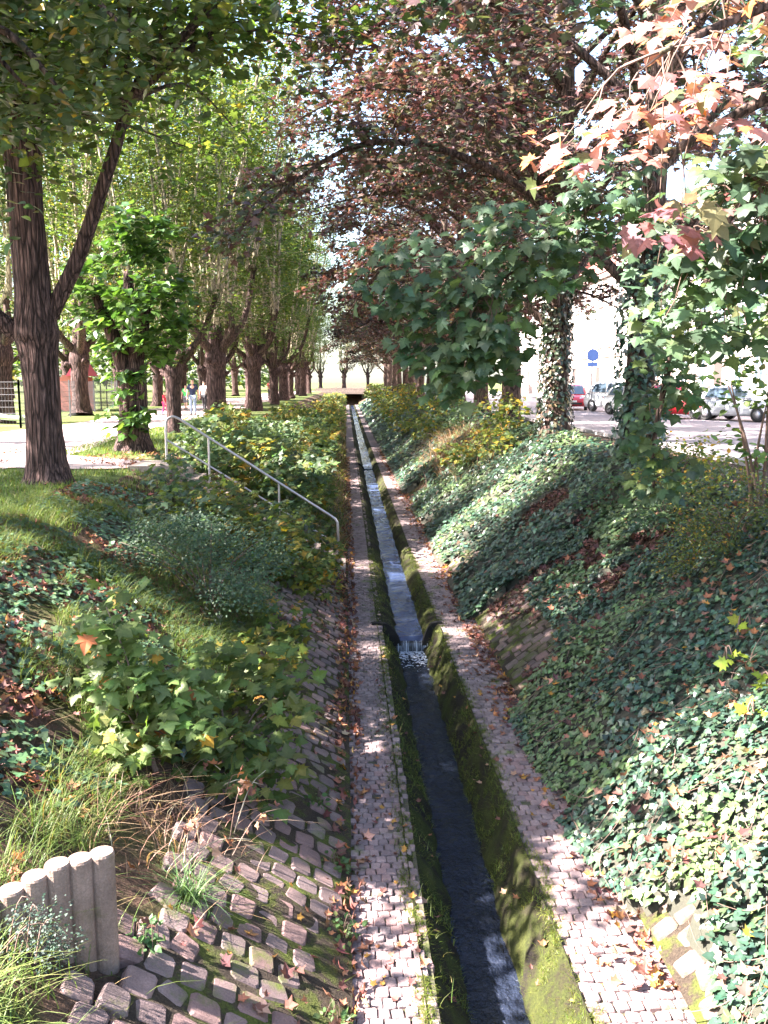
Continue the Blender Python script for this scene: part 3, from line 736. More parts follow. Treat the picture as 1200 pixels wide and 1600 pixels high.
# nearest lime, furrowed, forked above the swelling -------------------
T1 = thing('lime_tree', (-4.9, 14.9, 0), 'big furrowed lime trunk nearest on the left lawn, forking above a swollen ring', 'tree')
rs = np.random.default_rng(5)
z = np.array([-.1, .0, .1, .35, .8, 1.4, 2.0, 2.25, 2.4, 2.6, 3.0, 3.8, 4.8, 5.3, 5.7, 6.0, 7.0, 9.0, 11.0])
rr = np.array([.46, .42, .37, .31, .28, .275, .285, .32, .36, .33, .275, .265, .265, .3, .33, .2, .19, .15, .06])
px = np.array([0, 0, 0, -.01, -.02, -.02, -.03, -.04, -.05, -.06, -.08, -.1, -.12, -.12, -.1, -.08, -.05, 0, .1])
zz = np.concatenate([np.linspace(-.1, 6.0, 130), np.linspace(6.1, 11, 30)])
g = G(); V, F, F3 = tube(np.stack([np.interp(zz, z, px), np.interp(zz, z, px) * .5, zz], -1), np.interp(zz, z, rr), 64, .1, 2.2, 3); g.add(V + [-4.9, 14.9, 0], F, F3)
link('trunk', g.mesh('trunk', M['bark'], True), T1)
def wb(pts, r0, r1, mat, parent, name='branch', k=22, n=14, ridge=.14, seed=0):
    g = G(); V, F, F3 = limb(pts, r0, r1, k, n, ridge, seed); g.add(V, F, F3); return link(name, g.mesh(name, mat, True), parent)
wb([(-4.95, 14.9, 2.35), (-4.62, 14.9, 2.9), (-4.3, 14.9, 3.5), (-3.95, 14.85, 4.3), (-3.55, 14.8, 5.3), (-3.35, 14.8, 5.95)], .15, .08, M['bark'], T1, seed=2)
wb([(-4.95, 14.9, 2.3), (-5.35, 14.8, 2.5), (-5.75, 14.7, 2.9), (-6.1, 14.6, 3.5), (-6.5, 14.4, 5.0)], .17, .1, M['bark'], T1, seed=3)
anch, dr = [], []
for q in range(56):
    b = [np.array([-3.4, 14.8, 5.9]), np.array([-5.0, 14.9, 5.7]), np.array([-6.5, 14.4, 5.0]), np.array([-4.95, 14.9, 8.0])][q % 4]
    a = rs.uniform(0, 6.28); L = rs.uniform(1.4, 4.6); d = np.array([math.cos(a), math.sin(a), rs.uniform(-.1, 1.5)])
    e = b + d * L; Q = spline([b, b + d * L * .5 + [0, 0, .4], e - [0, 0, .1 * L]], 10)
    wb(Q, .05, .01, M['bark_dark'], T1, k=10, n=6, seed=q)
    for x in range(3, 10):
        for w2 in range(2): anch.append(Q[x] + rs.normal(0, .35, 3)); dr.append(d)
A = np.array(anch); P, Nv, Dv, S = spray_leaves(A, np.array(dr), 22, .6, .14, rs)
leaves_split(T1, LIME, P, Nv, Dv, S, pal(len(P), PLIME, .2, rs), M['leaf'], 0, rest='crown')

# second lime with the leafy ball of water shoots ----------------------
T2 = thing('lime_tree', (-5.0, 21.4, 0), 'short forked lime wrapped in a ball of large bright leaves', 'tree')
g = G(); zz = np.linspace(-.1, 1.9, 40)
V, F, F3 = tube(np.stack([-5.0 + 0 * zz, 21.4 + 0 * zz, zz], -1), np.interp(zz, [-.1, .1, .4, 1.0, 1.9], [.56, .48, .37, .33, .36]), 30, .15, 1.6, 9); g.add(V, F, F3)
link('trunk', g.mesh('trunk', M['bark'], True), T2)
for k, e in enumerate([(-5.7, 21.2, 3.6), (-4.5, 21.3, 3.7), (-5.1, 21.9, 4.2)]):
    wb([(-5.0, 21.4, 1.5), (np.array((-5.0, 21.4, 1.9)) + np.array(e)) / 2 + [0, 0, -.1], e], .24, .1, M['bark'], T2, seed=k + 40)
c0 = inball(130, rs) * [1.45, 1.3, 1.5] + [-4.95, 21.2, 3.35]
low = np.stack([rs.uniform(-5.5, -4.7, 16), rs.uniform(20.9, 21.2, 16), rs.uniform(.3, 2.0, 16)], -1)
A = np.concatenate([c0, low, inball(25, rs) * [.8, .5, .6] + [-4.6, 21.0, 4.9]])
P, Nv, Dv, S = spray_leaves(A, A - np.array([-5, 21.6, 3]), 13, .32, .2, rs, droop=.6)
leaves_split(T2, LIME, P, Nv, Dv, S, pal(len(P), [((.07, .14, .03), 5), ((.1, .19, .04), 3), ((.05, .1, .03), 3)], .2, rs), M['leaf_gloss'], 160, rest='crown')

# lime standing left of the frame: some boughs hang into the top-left corner
T0 = thing('lime_tree', (-5.6, 10.0, 0), 'lime at the left edge whose dark leafy boughs hang across the top left corner', 'tree')
g = G(); zz = np.linspace(-.1, 10, 60); V, F, F3 = tube(np.stack([-5.6 + .02 * zz, 10.0 + 0 * zz, zz], -1), np.interp(zz, [-.1, .3, 2.4, 2.7, 5, 10], [.6, .45, .4, .46, .3, .08]), 30, .12, 1.6, 19); g.add(V, F, F3)
link('trunk', g.mesh('trunk', M['bark'], True), T0)
tips = [((-3.2, 9.1, 5.5), (-1.9, 8.7, 4.75)), ((-3.6, 9.3, 5.0), (-2.6, 8.9, 4.3)), ((-3.3, 9.4, 6.2), (-1.0, 9.0, 5.4)), ((-4.2, 9.6, 5.3), (-3.1, 9.4, 4.5)), ((-4.2, 10.4, 6.5), (-2.2, 10.8, 6.0)), ((-3.0, 9.4, 7.2), (-.3, 9.6, 6.6)),
        ((-4.0, 10.4, 6.8), (-1.6, 11.2, 7.2)), ((-4.2, 9.6, 8.0), (-2.2, 10.4, 9.0)), ((-6.2, 11.0, 7), (-6.2, 12.5, 8)), ((-6.5, 9.5, 7), (-7.4, 9.0, 8.4)), ((-5.5, 10.5, 9), (-5, 11.2, 11)), ((-4.6, 11.2, 8.5), (-3.4, 12.6, 9.6)), ((-5, 11.6, 6.5), (-4.2, 13.0, 7.2)),
        ((-5.2, 9.8, 11), (-4.0, 9.8, 13)), ((-6.4, 10.4, 11), (-7.2, 11.0, 13)), ((-5.4, 11.6, 11), (-5.0, 13.2, 12.5)), ((-3.4, 11, 8), (-.8, 11.6, 8.4)), ((-3.4, 9.8, 9.6), (-1.2, 10.0, 10.6)), ((-6.8, 10.6, 9), (-8.4, 11.0, 10)), ((-4.6, 9.2, 6.2), (-4.0, 8.6, 5.2)), ((-5.6, 9.2, 4.6), (-5.4, 8.2, 3.9)), ((-6.2, 9.4, 5.2), (-7.2, 8.4, 5.4)), ((-5.0, 10.8, 4.8), (-4.6, 11.6, 4.3)), ((-6.4, 10.6, 5.4), (-7.6, 11.2, 5.4)), ((-6, 8.8, 6.5), (-6, 7.6, 6.6)), ((-4.6, 8.8, 7.4), (-3.6, 7.8, 7.6)), ((-6.8, 9.6, 7.6), (-8.4, 9.4, 8.0)), ((-5.8, 8.6, 8.6), (-5.6, 7.4, 9.4)), ((-4.4, 9.0, 9.2), (-3.2, 8.2, 10.0))] + [((-5.5 + .3 * math.sin(q * 2.1), 8.4 - .1 * q, 4.0 + q * .32), (-5.2 + 1.1 * math.sin(q * 1.7), 6.0 + 1.6 * abs(math.sin(q * 2.9)), 2.9 + q * .36)) for q in range(13)] + [((-5.4, 7.8 - .12 * q, 4.2), (-4.7 - .7 * math.sin(q * 2.3), 5.5 + .33 * q, 2.5 + .9 * abs(math.sin(q * 1.4)))) for q in range(8)]  # generated boughs are an unseen leafy curtain added to shade the near canal
anch, dr = [], []
for k, (m1, e) in enumerate(tips):
    b = np.array([-5.5, 10.0, min(9, m1[2] * .72)]); m1 = np.array(m1, float); Q = spline([b, m1, e], 16)
    wb(Q, .09, .012, M['bark_dark'], T0, k=16, n=8, seed=60 + k)
    for x in range(6, 16):
        for w2 in range(4):
            anch.append(Q[x] + rs.normal(0, 1, 3) * [.55, .5, .32]); dr.append(Q[-1] - Q[0])
A = np.array(anch); P, Nv, Dv, S = spray_leaves(A, np.array(dr), 12, .38, .115, rs, droop=.7)
tn = pal(len(P), PLIME_DK, .2, rs); yel = rs.random(len(P)) < .03
cl = vnoise(P[:, 0] * 2.2 + 7, P[:, 2] * 2.2 + P[:, 1], 77) > .83
tn[cl] = pal(int(cl.sum()), [((.4, .24, .03), 2), ((.3, .2, .03), 1), ((.15, .15, .03), 1)], .2, rs)
leaves_split(T0, LIME, P, Nv, Dv, S, tn, M['leaf_gloss'], 300, rest='crown')

# right avenue --------------------------------------------------------
RV = [broad(200, 16.5, 7.2, .32, 19000, .175, PCOPPER, MAPLE_M, 1.9, 14, mat='leaf_copper'), broad(201, 17.5, 7.2, .34, 18000, .185, PCOPPER2, MAPLE_M, 2.2, 14, mat='leaf_copper')]
rrow = [(5.6, 24.0, 0, 1.0), (5.7, 31.2, 1, 1), (5.8, 38.5, 0, 1), (5.8, 46, 1, 1), (5.8, 54, 0, 1.05), (5.8, 62, 1, 1), (5.8, 70, 0, 1), (5.8, 79, 1, 1), (5.8, 88, 1, 1), (5.8, 98, 0, 1), (5.8, 108, 1, 1), (5.8, 120, 1, 1), (5.8, 132, 0, 1)]
RT = []; WIDE = broad(203, 17, 9.0, .33, 24000, .165, PCOPPER, MAPLE_M, 2.0, 18, (-.4, 0), mat='leaf_copper')
for k, (x, y, v, s) in enumerate(rrow):
    RT.append(place(WIDE if k == 0 else RV[v], 'maple_tree', (x, y, float(gz(x, y)) - .05), k * 1.7 + 2.2, s,
          ('ivy-wrapped maple trunk with copper crown on the right bank, second trunk from the camera' if k == 0 else 'maple with %s leaves, %s trunk of the right bank row counted from the camera' % (['dark copper', 'brown-green'][v], ORD[k + 1])), group='maples along the right bank'))
# its boughs that arch over the canal
for k, (ti, m1, e) in enumerate([(0, (2.4, 22.8, 10.6), (-1.6, 22, 10.6)), (0, (2.6, 21.6, 8.6), (-.4, 20, 8.6)), (0, (1.8, 24, 12.6), (-2.2, 24, 12.6)), (0, (2.8, 20.6, 7.4), (.6, 18.4, 7.3)), (0, (1.6, 25, 9.4), (-1.4, 25.6, 8.6)), (0, (2.2, 22, 12.4), (-.6, 20.6, 11.8)), (1, (2.4, 30, 7.6), (-1.2, 29.4, 7.0)), (1, (2.2, 31, 10), (-1.8, 31, 9.6)), (1, (2.0, 31.5, 12.8), (-2.0, 32, 12.6)), (1, (2.4, 29, 14.5), (-1, 28, 14.5)), (2, (2.4, 38, 8.8), (-1.6, 37.4, 8.2)), (2, (2.2, 38, 12), (-2, 38, 11.8)), (2, (2.4, 38.5, 15), (-1.5, 38, 15.2)), (3, (2.2, 46, 11), (-1.8, 46, 10.4)), (3, (2.2, 46, 15), (-1.8, 46, 15))]):
    TT = RT[ti]; Q = spline([(5.6, TT.location.y, m1[2] * .72), m1, e], 18); off = np.array(TT.location); rz = -TT.rotation_euler.z; ca, sa = math.cos(rz), math.sin(rz); Rz = np.array([[ca, -sa, 0], [sa, ca, 0], [0, 0, 1]])
    g = G(); V, F, F3 = tube((Q - off) @ Rz.T, np.linspace(.1, .015, 18), 7, .08, 1, k); g.add(V, F, F3); link('branch', g.mesh('branch', M['bark_dark'], True), TT, False)
    A = np.repeat(Q[7:], 7, 0) + rs.normal(0, 1, (77, 3)) * [.5, .7, .35]; P, Nv, Dv, S = spray_leaves(A, np.repeat((Q[-1] - Q[0])[None], 77, 0), 8, .45, .16, rs)
    o = link('bough_leaves', leaf_mesh('bough_leaves', M['leaf_copper'], (MAPLE_M, (P - off) @ Rz.T, Nv @ Rz.T, Dv @ Rz.T, S, pal(len(P), PCOPPER, .2, rs))), TT, False); o['kind'] = 'stuff'
# ivy sleeve on that trunk
n = 2600; zz = rs.random(n) ** .8 * 5.0; a = rs.uniform(0, 6.28, n); rad = .42 - .03 * zz + rs.uniform(0, .1, n) + .25 * np.exp(-zz / .25)
x0, y0 = 5.6, 24.0
P = np.stack([x0 + np.cos(a) * rad, y0 + np.sin(a) * rad, zz + .05], -1); Nv = nrm(np.stack([np.cos(a), np.sin(a), .45 + 0 * a], -1) + rs.normal(0, .3, (n, 3)))
sl_ = link('ivy_sleeve', leaf_mesh('ivy_sleeve', M['ivy'], (IVY, P - np.array(RT[0].location), Nv, np.array([[0, 0, -1.]]) + rs.normal(0, .5, (n, 3)), rs.uniform(.08, .13, n), pal(n, [((.018, .034, .02), 4), ((.03, .045, .022), 2), ((.09, .07, .035), 2)], .25, rs))), RT[0], False)
sl_['kind'] = 'stuff'; sl_.rotation_euler.z = -RT[0].rotation_euler.z

# green maple: first trunk on the right
T3 = place(broad(210, 16, 8.0, .3, 17000, .165, PMAPLE + PCOPPER2[:2] + PCOPPER[:2], MAPLE_M, 3.6, 17, (-.3, -.3), mat='leaf_copper'), 'maple_tree', (5.5, 16.7, .0), 1.0, 1.0, 'green maple behind hanging leaves, first trunk on the right bank', group='maples along the right bank')
n = 1200; zz = rs.random(n) * 4.6; a = rs.uniform(3.0, 5.8, n); rad = .36 + rs.uniform(0, .18, n)
P = np.stack([5.5 + np.cos(a) * rad, 16.7 + np.sin(a) * rad, zz], -1); Nv = nrm(np.stack([np.cos(a), np.sin(a), .6 + 0 * a], -1) + rs.normal(0, .3, (n, 3)))
o = link('ivy_sleeve', leaf_mesh('ivy_sleeve', M['ivy'], (IVY, P - np.array(T3.location), Nv, np.array([[0, 0, -1.]]) + rs.normal(0, .5, (n, 3)), rs.uniform(.08, .14, n), pal(n, PIVY, .25, rs))), T3, False); o['kind'] = 'stuff'; o.rotation_euler.z = -1.0

# nearest maple, trunk outside the right edge, boughs reaching over the bank towards the bridge
T4 = thing('maple_tree', (6.3, 7.2, .1), 'maple at the right edge with pink, orange and green boughs hanging nearest the viewer', 'tree')
g = G(); zz = np.linspace(-.1, 9, 50); V, F, F3 = tube(np.stack([6.3 - .03 * zz, 7.2 + .05 * zz, zz], -1), np.interp(zz, [-.1, .3, 3, 9], [.5, .36, .3, .08]), 24, .12, 1.4, 29); g.add(V, F, F3)
link('trunk', g.mesh('trunk', M['bark_dark'], True), T4)
# each bough: control points, leaf clouds (centre, radii, number, palette, leaf size)
boughs = [
 ([(6.2, 7.3, 4.6), (4.2, 6.3, 4.7), (2.6, 5.6, 3.9), (1.75, 5.2, 3.45)], [((1.75, 5.2, 3.15), (.42, .35, .28), 60, PRED, .108), ((1.2, 5.2, 2.95), (.24, .22, .2), 22, PRED, .108), ((2.2, 5.5, 3.7), (.5, .4, .3), 55, PRED, .108), ((1.85, 5.3, 2.55), (.2, .2, .118), 20, [((.2, .085, .085), 3), ((.15, .12, .06), 1)], .12), ((3.0, 5.9, 3.9), (.6, .4, .35), 60, PRED + PMAPLE, .12)]),
 ([(6.2, 7.3, 4.3), (4.4, 6.6, 4.0), (3.0, 6.0, 3.2), (2.3, 5.8, 2.5)], [((2.7, 5.9, 2.75), (.6, .4, .42), 190, PMAPLE, .12), ((3.3, 6.2, 3.2), (.6, .5, .4), 190, PMAPLE + PRED[:1], .12), ((2.25, 5.9, 2.25), (.42, .35, .28), 80, PMAPLE, .118), ((3.1, 6.0, 2.35), (.5, .35, .3), 80, PMAPLE, .118), ((2.55, 6.1, 1.95), (.32, .3, .2), 42, PMAPLE, .12)]),
 ([(6.2, 7.4, 4.4), (4.4, 8.2, 4.4), (2.5, 8.4, 3.4), (1.1, 8.2, 2.3)], [((1.5, 8.3, 2.75), (.8, .5, .4), 240, PMAPLE[:2], .118), ((.95, 8.1, 2.15), (.5, .4, .38), 180, PMAPLE[:2], .118), ((1.3, 8.2, 2.05), (.45, .45, .36), 150, PMAPLE[:2], .118), ((1.05, 8.0, 1.75), (.36, .3, .2), 70, PMAPLE[:2], .118), ((2.3, 8.4, 3.2), (.7, .5, .4), 150, PMAPLE[:2], .118), ((.55, 8.1, 2.6), (.45, .4, .3), 80, PMAPLE[:2], .118)]),
 ([(6.2, 7.4, 4.2), (4.8, 8.8, 3.6), (3.7, 9.4, 2.6), (3.3, 9.4, 1.3), (3.25, 9.3, .5)], [((3.5, 9.4, 2.2), (.45, .4, .45), 90, PMAPLE, .118), ((3.35, 9.4, 1.5), (.35, .3, .4), 75, PMAPLE, .118), ((3.25, 9.3, .85), (.28, .28, .35), 50, PMAPLE, .118), ((3.15, 9.3, .45), (.3, .25, .2), 26, PMAPLE, .118)]),
 ([(6.2, 7.4, 5.2), (4.5, 7.8, 5.6), (2.6, 8.0, 5.4), (1.2, 8.0, 5.2)], [((2.4, 8.0, 5.2), (1.1, .7, .5), 190, PCOPPER2 + PMAPLE, .125), ((1.0, 8.2, 5.15), (.7, .6, .4), 110, PCOPPER + PMAPLE, .125), ((3.8, 7.8, 5.2), (.9, .7, .6), 160, PMAPLE, .125)]),
 ([(6.2, 7.4, 4.0), (5.2, 6.9, 3.4), (4.3, 7.0, 2.9), (3.8, 7.0, 2.6)], [((4.0, 7.0, 2.9), (.6, .5, .5), 130, PMAPLE, .118), ((3.5, 7.2, 2.3), (.45, .4, .35), 80, PMAPLE, .118), ((3.7, 7.0, 3.6), (.6, .5, .35), 110, PMAPLE + PRED[:2], .118)]),
 ([(6.2, 7.4, 5.8), (4.8, 6.2, 6.2), (3.5, 5.4, 5.8)], [((2.4, 5.6, 4.6), (.9, .6, .4), 130, PRED + PMAPLE, .12), ((3.3, 6.0, 4.6), (.9, .6, .5), 170, PMAPLE + PRED[:2], .12), ((4.0, 6.2, 5.6), (1.2, .8, .6), 200, PMAPLE + PRED[:2], .118), ((2.9, 6.4, 4.9), (.9, .7, .5), 150, PMAPLE + PRED[:2], .118), ((3.6, 6.6, 4.3), (.8, .7, .5), 170, PMAPLE, .118)]),
]
LP, LN, LD, LS, LT = [], [], [], [], []
for k, (pts, clouds) in enumerate(boughs):
    Q = spline(pts, 20)
    br = wb(Q, .085, .012, M['bark_dark'], T4, k=20, n=8, ridge=.08, seed=80 + k)
    for (c, rad_, n, pl, sz) in clouds:
        n = int(n * 1.55)
        c = np.array(c); d0 = nrm(c - Q[np.argmin(np.linalg.norm(Q - c, axis=1))] + np.array([-.2, -.1, -.2]))
        nt_ = max(3, n // 9); tp = c + inball(nt_, rs) * rad_
        for e in tp:
            i = np.argmin(np.linalg.norm(Q - e, axis=1)); b = Q[max(0, i - 1)]
            g = G(); V, F, F3 = tube(spline([b, b * .6 + e * .4 + rs.normal(0, .06, 3) + [0, 0, .1], b * .25 + e * .75 + rs.normal(0, .04, 3) + [0, 0, .05], e], 8), np.linspace(.007, .002, 8), 4); g.add(V, F, F3); link('twig', g.mesh('twig', M['twig'], True), br)
        A = tp[rs.integers(nt_, size=n)]
        P, Nv, Dv, S = spray_leaves(A, np.repeat(d0[None], n, 0), 1, .24, sz, rs, up=.7, flat=.7, sun=.45, droop=.9)
        Nv = nrm(Nv + np.array([0, -.5, 0]))
        LP.append(P); LN.append(Nv); LD.append(Dv); LS.append(S); LT.append(pal(n, pl, .2, rs))
leaves_split(T4, MAPLE, np.concatenate(LP), np.concatenate(LN), np.concatenate(LD), np.concatenate(LS), np.concatenate(LT), M['leaf'], 300, rest='crown')

# row closing the far end, beyond the little road bridge
for k in range(9):
    x = -16 + k * 5.2; place(LV[k % 4], 'lime_tree', (x, 196 + (k % 3) * 2, 0), k * 1.1, 1.1, 'distant tree closing the avenue beyond the road bridge, %s from the left' % ORD[k], group='trees beyond the road bridge')

# ------------------------------------------------------------------ ground cover
def slope_n(x, y):
    e = .06; dx = (gz(x + e, y) - gz(x - e, y)) / (2 * e); dy = (gz(x, y + e) - gz(x, y - e)) / (2 * e)
    return nrm(np.stack([-dx, -dy, np.ones_like(dx)], -1))
def ivy_mask(x, y):
    yb = 10.0 + (x - 2.0) * .75 + (fbm(x * 1.3, y * 1.3, 51) - .5) * 1.2
    near = (y < yb) & (x < 5.4) & (x > 1.82 + .36 * np.clip((6.6 - y) / 1.2, 0, 1) + (fbm(x * 2, y * 2, 59) - .5) * .4)
    y2 = 13.6 + (x - 2.0) * .75 + (fbm(x * 1.3, y * .9, 52) - .5) * 2.0
    far = (y > y2) & (fbm(x * .55, y * .35, 53) > .33)
    thin = ~near & ~far & (fbm(x * 1.4, y * 1.4, 57) > .4) & (x > 2.7)
    return near | far | thin
def ivy_h(x, y):
    """thickness of the ivy blanket"""
    return (.05 + .42 * fbm(x * 1.3 + 3, y * 1.3, 55) ** 1.4 + .05 * fbm(x * 5, y * 5, 56)) * np.clip((x - 1.78) / .35, .25, 1)
rs = np.random.default_rng(12)
def ivy_patch(n, y0, y1, x0, x1, s0, s1):
    x = rs.uniform(x0, x1, n); y = rs.uniform(y0, y1, n)
    k = ivy_mask(x, y); x, y = x[k], y[k]
    hx = np.where(x < 2.06, -2.1, gz(np.maximum(x, 2.07), y))
    h = ivy_h(x, y); z = hx + h * rs.uniform(.55, 1.1, len(x))
    Nv = nrm(slope_n(np.maximum(x, 2.3), y) * .8 + np.array([-.1, -.1, .35]) + rs.normal(0, .26, (len(x), 3)))
    Dv = np.array([[-.7, -.2, -.6]]) + rs.normal(0, .45, (len(x), 3))
    return np.stack([x, y, z], -1), Nv, Dv, rs.uniform(s0, s1, len(x))
sets = [ivy_patch(24000, 3.4, 14.5, 1.82, 5.8, .05, .09), ivy_patch(9000, 3.4, 14.5, 1.82, 5.8, .025, .055), ivy_patch(15000, 12.5, 28, 1.95, 5.8, .07, .12), ivy_patch(9000, 28, 70, 2.0, 6.2, .13, .22), ivy_patch(3500, 70, 140, 2.0, 6.2, .22, .4)]
P, Nv, Dv, S = [np.concatenate([s[i] for s in sets]) for i in range(4)]
tn = pal(len(P), PIVY + [((.1, .12, .05), .5), ((.13, .07, .04), .35)], .25, rs)
yn = fbm(P[:, 0] * .9, P[:, 1] * .9, 58); tn[yn > .6] = pal(int((yn > .6).sum()), [((.07, .11, .045), 1), ((.09, .13, .05), 1)], .2, rs)
IV = thing('ivy_cover', (3.2, 8, -1.2), 'dark green ivy blanket covering the right bank', 'ivy'); IV['kind'] = 'stuff'
leaves_split(IV, IVY, P, Nv, Dv, S, tn, M['ivy'], 300, rest='ivy_leaves')
# body of the blanket under the leaves
xs = np.concatenate([[1.84, 1.9, 2.0], np.arange(2.1, 5.9, .14)]); ysv = np.concatenate([np.arange(3.2, 16, .14), np.arange(16, 40, .4), np.arange(40, 141, 1.5)])
X, Y = np.meshgrid(xs, ysv); base_ = np.where(X < 2.06, -2.1, gz(np.maximum(X, 2.07), Y)); mk = ivy_mask(X, Y)
Z = base_ + np.where(mk, ivy_h(X, Y) * .6, -.25); Z[:, 0] = -2.2
n = len(xs); i = np.arange(len(ysv) - 1)[:, None] * n; j = np.arange(n - 1)[None]
F = np.stack([i + j, i + j + 1, i + n + j + 1, i + n + j], -1)[(mk[:-1, :-1] | mk[1:, 1:])].reshape(-1, 4)
M['ivy_under'] = gravel_mat('ivy_stems_soil', (.02, .025, .014), (.045, .038, .026), 40)
tag(link('ivy_stems', mesh_np('ivy_stems', np.stack([X, Y, Z], -1).reshape(-1, 3), [F], smooth=True, mats=[M['ivy_under']]), IV), kind='stuff')

g = G()
for q in range(90):        # runners lying over the leaves
    x = rs.uniform(2.1, 4.8); y = rs.uniform(3.8, 10); a = rs.uniform(2.6, 4.4); pts = []
    for k in range(6): pts.append((x, y, max(-2.08, float(gz(max(x, 2.07), y))) + float(ivy_h(np.array(x), np.array(y))) * rs.uniform(.8, 1.15))); x += math.cos(a) * .17; y += math.sin(a) * .17; a += rs.normal(0, .45); x = max(x, 1.9)
    V, F, F3 = tube(spline(pts, 14), np.linspace(.005, .002, 14), 4); g.add(V, F, F3)
tag(link('ivy_runners', g.mesh('ivy_runners', M['twig'], True), IV), kind='stuff')
# grass ---------------------------------------------------------------
def blades(x, y, z, h, lean, wid, tint, seg=3):
    n = len(x); a = rs.uniform(0, 6.28, n); t = np.linspace(0, 1, seg + 1)
    d = np.stack([np.cos(a), np.sin(a)], -1); s = np.stack([-d[:, 1], d[:, 0]], -1)
    V = np.zeros((n, (seg + 1) * 2, 3))
    for k, u in enumerate(t):
        off = d * (lean * u ** 2 * h)[:, None]; w_ = wid * (1 - u * .92)
        zz = z + h * (u - .35 * np.minimum(lean, 1.2) * u ** 2.2)
        for q, sg in enumerate((-1, 1)):
            V[:, 2 * k + q, 0] = x + off[:, 0] + sg * s[:, 0] * w_; V[:, 2 * k + q, 1] = y + off[:, 1] + sg * s[:, 1] * w_; V[:, 2 * k + q, 2] = zz
    F = np.array([(2 * k, 2 * k + 1, 2 * k + 3, 2 * k + 2) for k in range(seg)])
    FF = (F[None] + (np.arange(n) * (seg + 1) * 2)[:, None, None]).reshape(-1, 4)
    return V.reshape(-1, 3), FF, np.repeat(tint, (seg + 1) * 2, 0)
def grass(name, x, y, h, lean, wid, palette, label, seg=3, z=None, lift=0):
    z = gz(x, y) if z is None else z
    V, F, T = blades(x, y, z + lift, h, lean, wid, pal(len(x), palette, .2, rs), seg)
    o = link(name, mesh_np(name, V, [F], tint=T, mats=[M['grass']])); tag(o, label, 'grass', kind='stuff'); return o
n = 80000; y = 8 + 34 * rs.random(n) ** 1.7; x = rs.uniform(-11, -3.3, n)
pathx = (np.abs(x + 8.9) < 2.1) | ((np.abs(y - 18.5) < 1.6) & (x < -4)) ; k = ~pathx & (fbm(x * .9, y * .9, 61) > .36); x, y = x[k], y[k]
grass('lawn_grass', x, y, rs.uniform(.05, .13, len(x)), rs.uniform(.2, .9, len(x)), .0045 + .00025 * y, PGRASS, 'short lawn grass between the first limes and the bank edge', 2)
n = 50000; y = rs.uniform(4.8, 13, n); x = rs.uniform(-4.4, -1.1, n); k = (fbm(x * 1.3, y * 1.1, 63) > .45) & ((x < -1.55) | (y > 7)); x, y = x[k], y[k]
grass('bank_grass', x, y, rs.uniform(.1, .32, len(x)), rs.uniform(.4, 1.6, len(x)), np.full(len(x), .0035), PGRASS, 'long bent grass growing on the upper left bank', 4)
def tuft(cx_, cy_, n, h, sp, palette, label, z=None, name='grass_tuft'):
    x = cx_ + rs.normal(0, sp, n); y = cy_ + rs.normal(0, sp, n)
    return grass(name, x, y, rs.uniform(.6, 1.1, n) * h, rs.uniform(.4, 1.5, n), np.full(n, .0045), palette, label, 5, z=z)
o = tuft(-.97, 5.15, 150, .34, .045, [((.08, .14, .05), 1), ((.1, .17, .06), 1)], 'arching green grass tuft rooted above the big slope stones'); o['kind'] = 'thing'
o = tuft(-1.66, 3.6, 380, .32, .12, [((.14, .2, .05), 1), ((.2, .24, .08), 1)], 'sunlit long grass in the bottom left corner'); o['kind'] = 'stuff'
n = 900; x = rs.normal(-1.75, .2, n); y = rs.normal(4.35, .28, n); grass('grass_tuft', x, y, rs.uniform(.12, .3, n), rs.uniform(.3, 1.2, n), np.full(n, .004), PGRASS, 'grass growing behind the concrete palisade', 4)
# dry stems
def straw(name, x, y, h, label, wid=.004, lean=None):
    return grass(name, x, y, h, rs.uniform(.6, 1.8, len(x)) if lean is None else lean, np.full(len(x), wid), PSTRAW, label, 4)
n = 320; x = rs.normal(-1.35, .3, n); y = rs.normal(5.9, .45, n); straw('dry_grass', x, y, rs.uniform(.12, .4, n), 'dry brown grass below the young maple on the left bank')
n = 2200; x = rs.normal(3.9, .5, n); y = rs.normal(31, 2.6, n); straw('dry_grass', x, y, rs.uniform(.4, .95, n), 'pinkish dry stems on the right bank beyond the ivy', .012)
n = 9000; y = 19.5 + 90 * rs.random(n) ** 1.5; x = -rs.uniform(.05, 1.2, n)
grass('dry_grass', x, y, rs.uniform(.15, .5, n), rs.uniform(.6, 1.8, n), .004 + .00035 * y, PSTRAW[:2] + PYEL[:3], 'reddish dry grass and weeds along the foot of the left bank', 4)
# moss fuzz and small plants on the channel sides and between stones
Px, Fx, Tx = [], [], []
for side in (-1, 1):
    n = 16000; y = 4 + 16 * rs.random(n) ** 1.5; u = rs.uniform(0, .8, n); p = prof(0, side); q = prof(1, side); tt = u * (len(p) - 1)
    xx = np.where(y < 13.6, np.interp(tt, np.arange(len(p)), p[:, 0]), np.interp(tt, np.arange(len(p)), q[:, 0]))
    zz = np.where(y < 13.6, np.interp(tt, np.arange(len(p)), p[:, 1]), np.interp(tt, np.arange(len(p)), q[:, 1]))
    k = fbm(xx * 4, y * 3, 71) > .4
    Px.append((xx[k], y[k], zz[k]))
for xe in (.48, 1.425):     # moss creeping over the path edges
    n = 9000; y = 4 + 16 * rs.random(n) ** 1.5; xx = xe + rs.normal(0, .035, n) + (.05 if xe < 1 else -.05) * -1 * (fbm(y * 1.6, y * 0 + xe, 79) - .45) * 4
    k = fbm(xx * 6, y * 4, 78) > .42; Px.append((xx[k], y[k], np.full(int(k.sum()), -2.1)))
xx, yy, zz = [np.concatenate([p[i] for p in Px]) for i in range(3)]
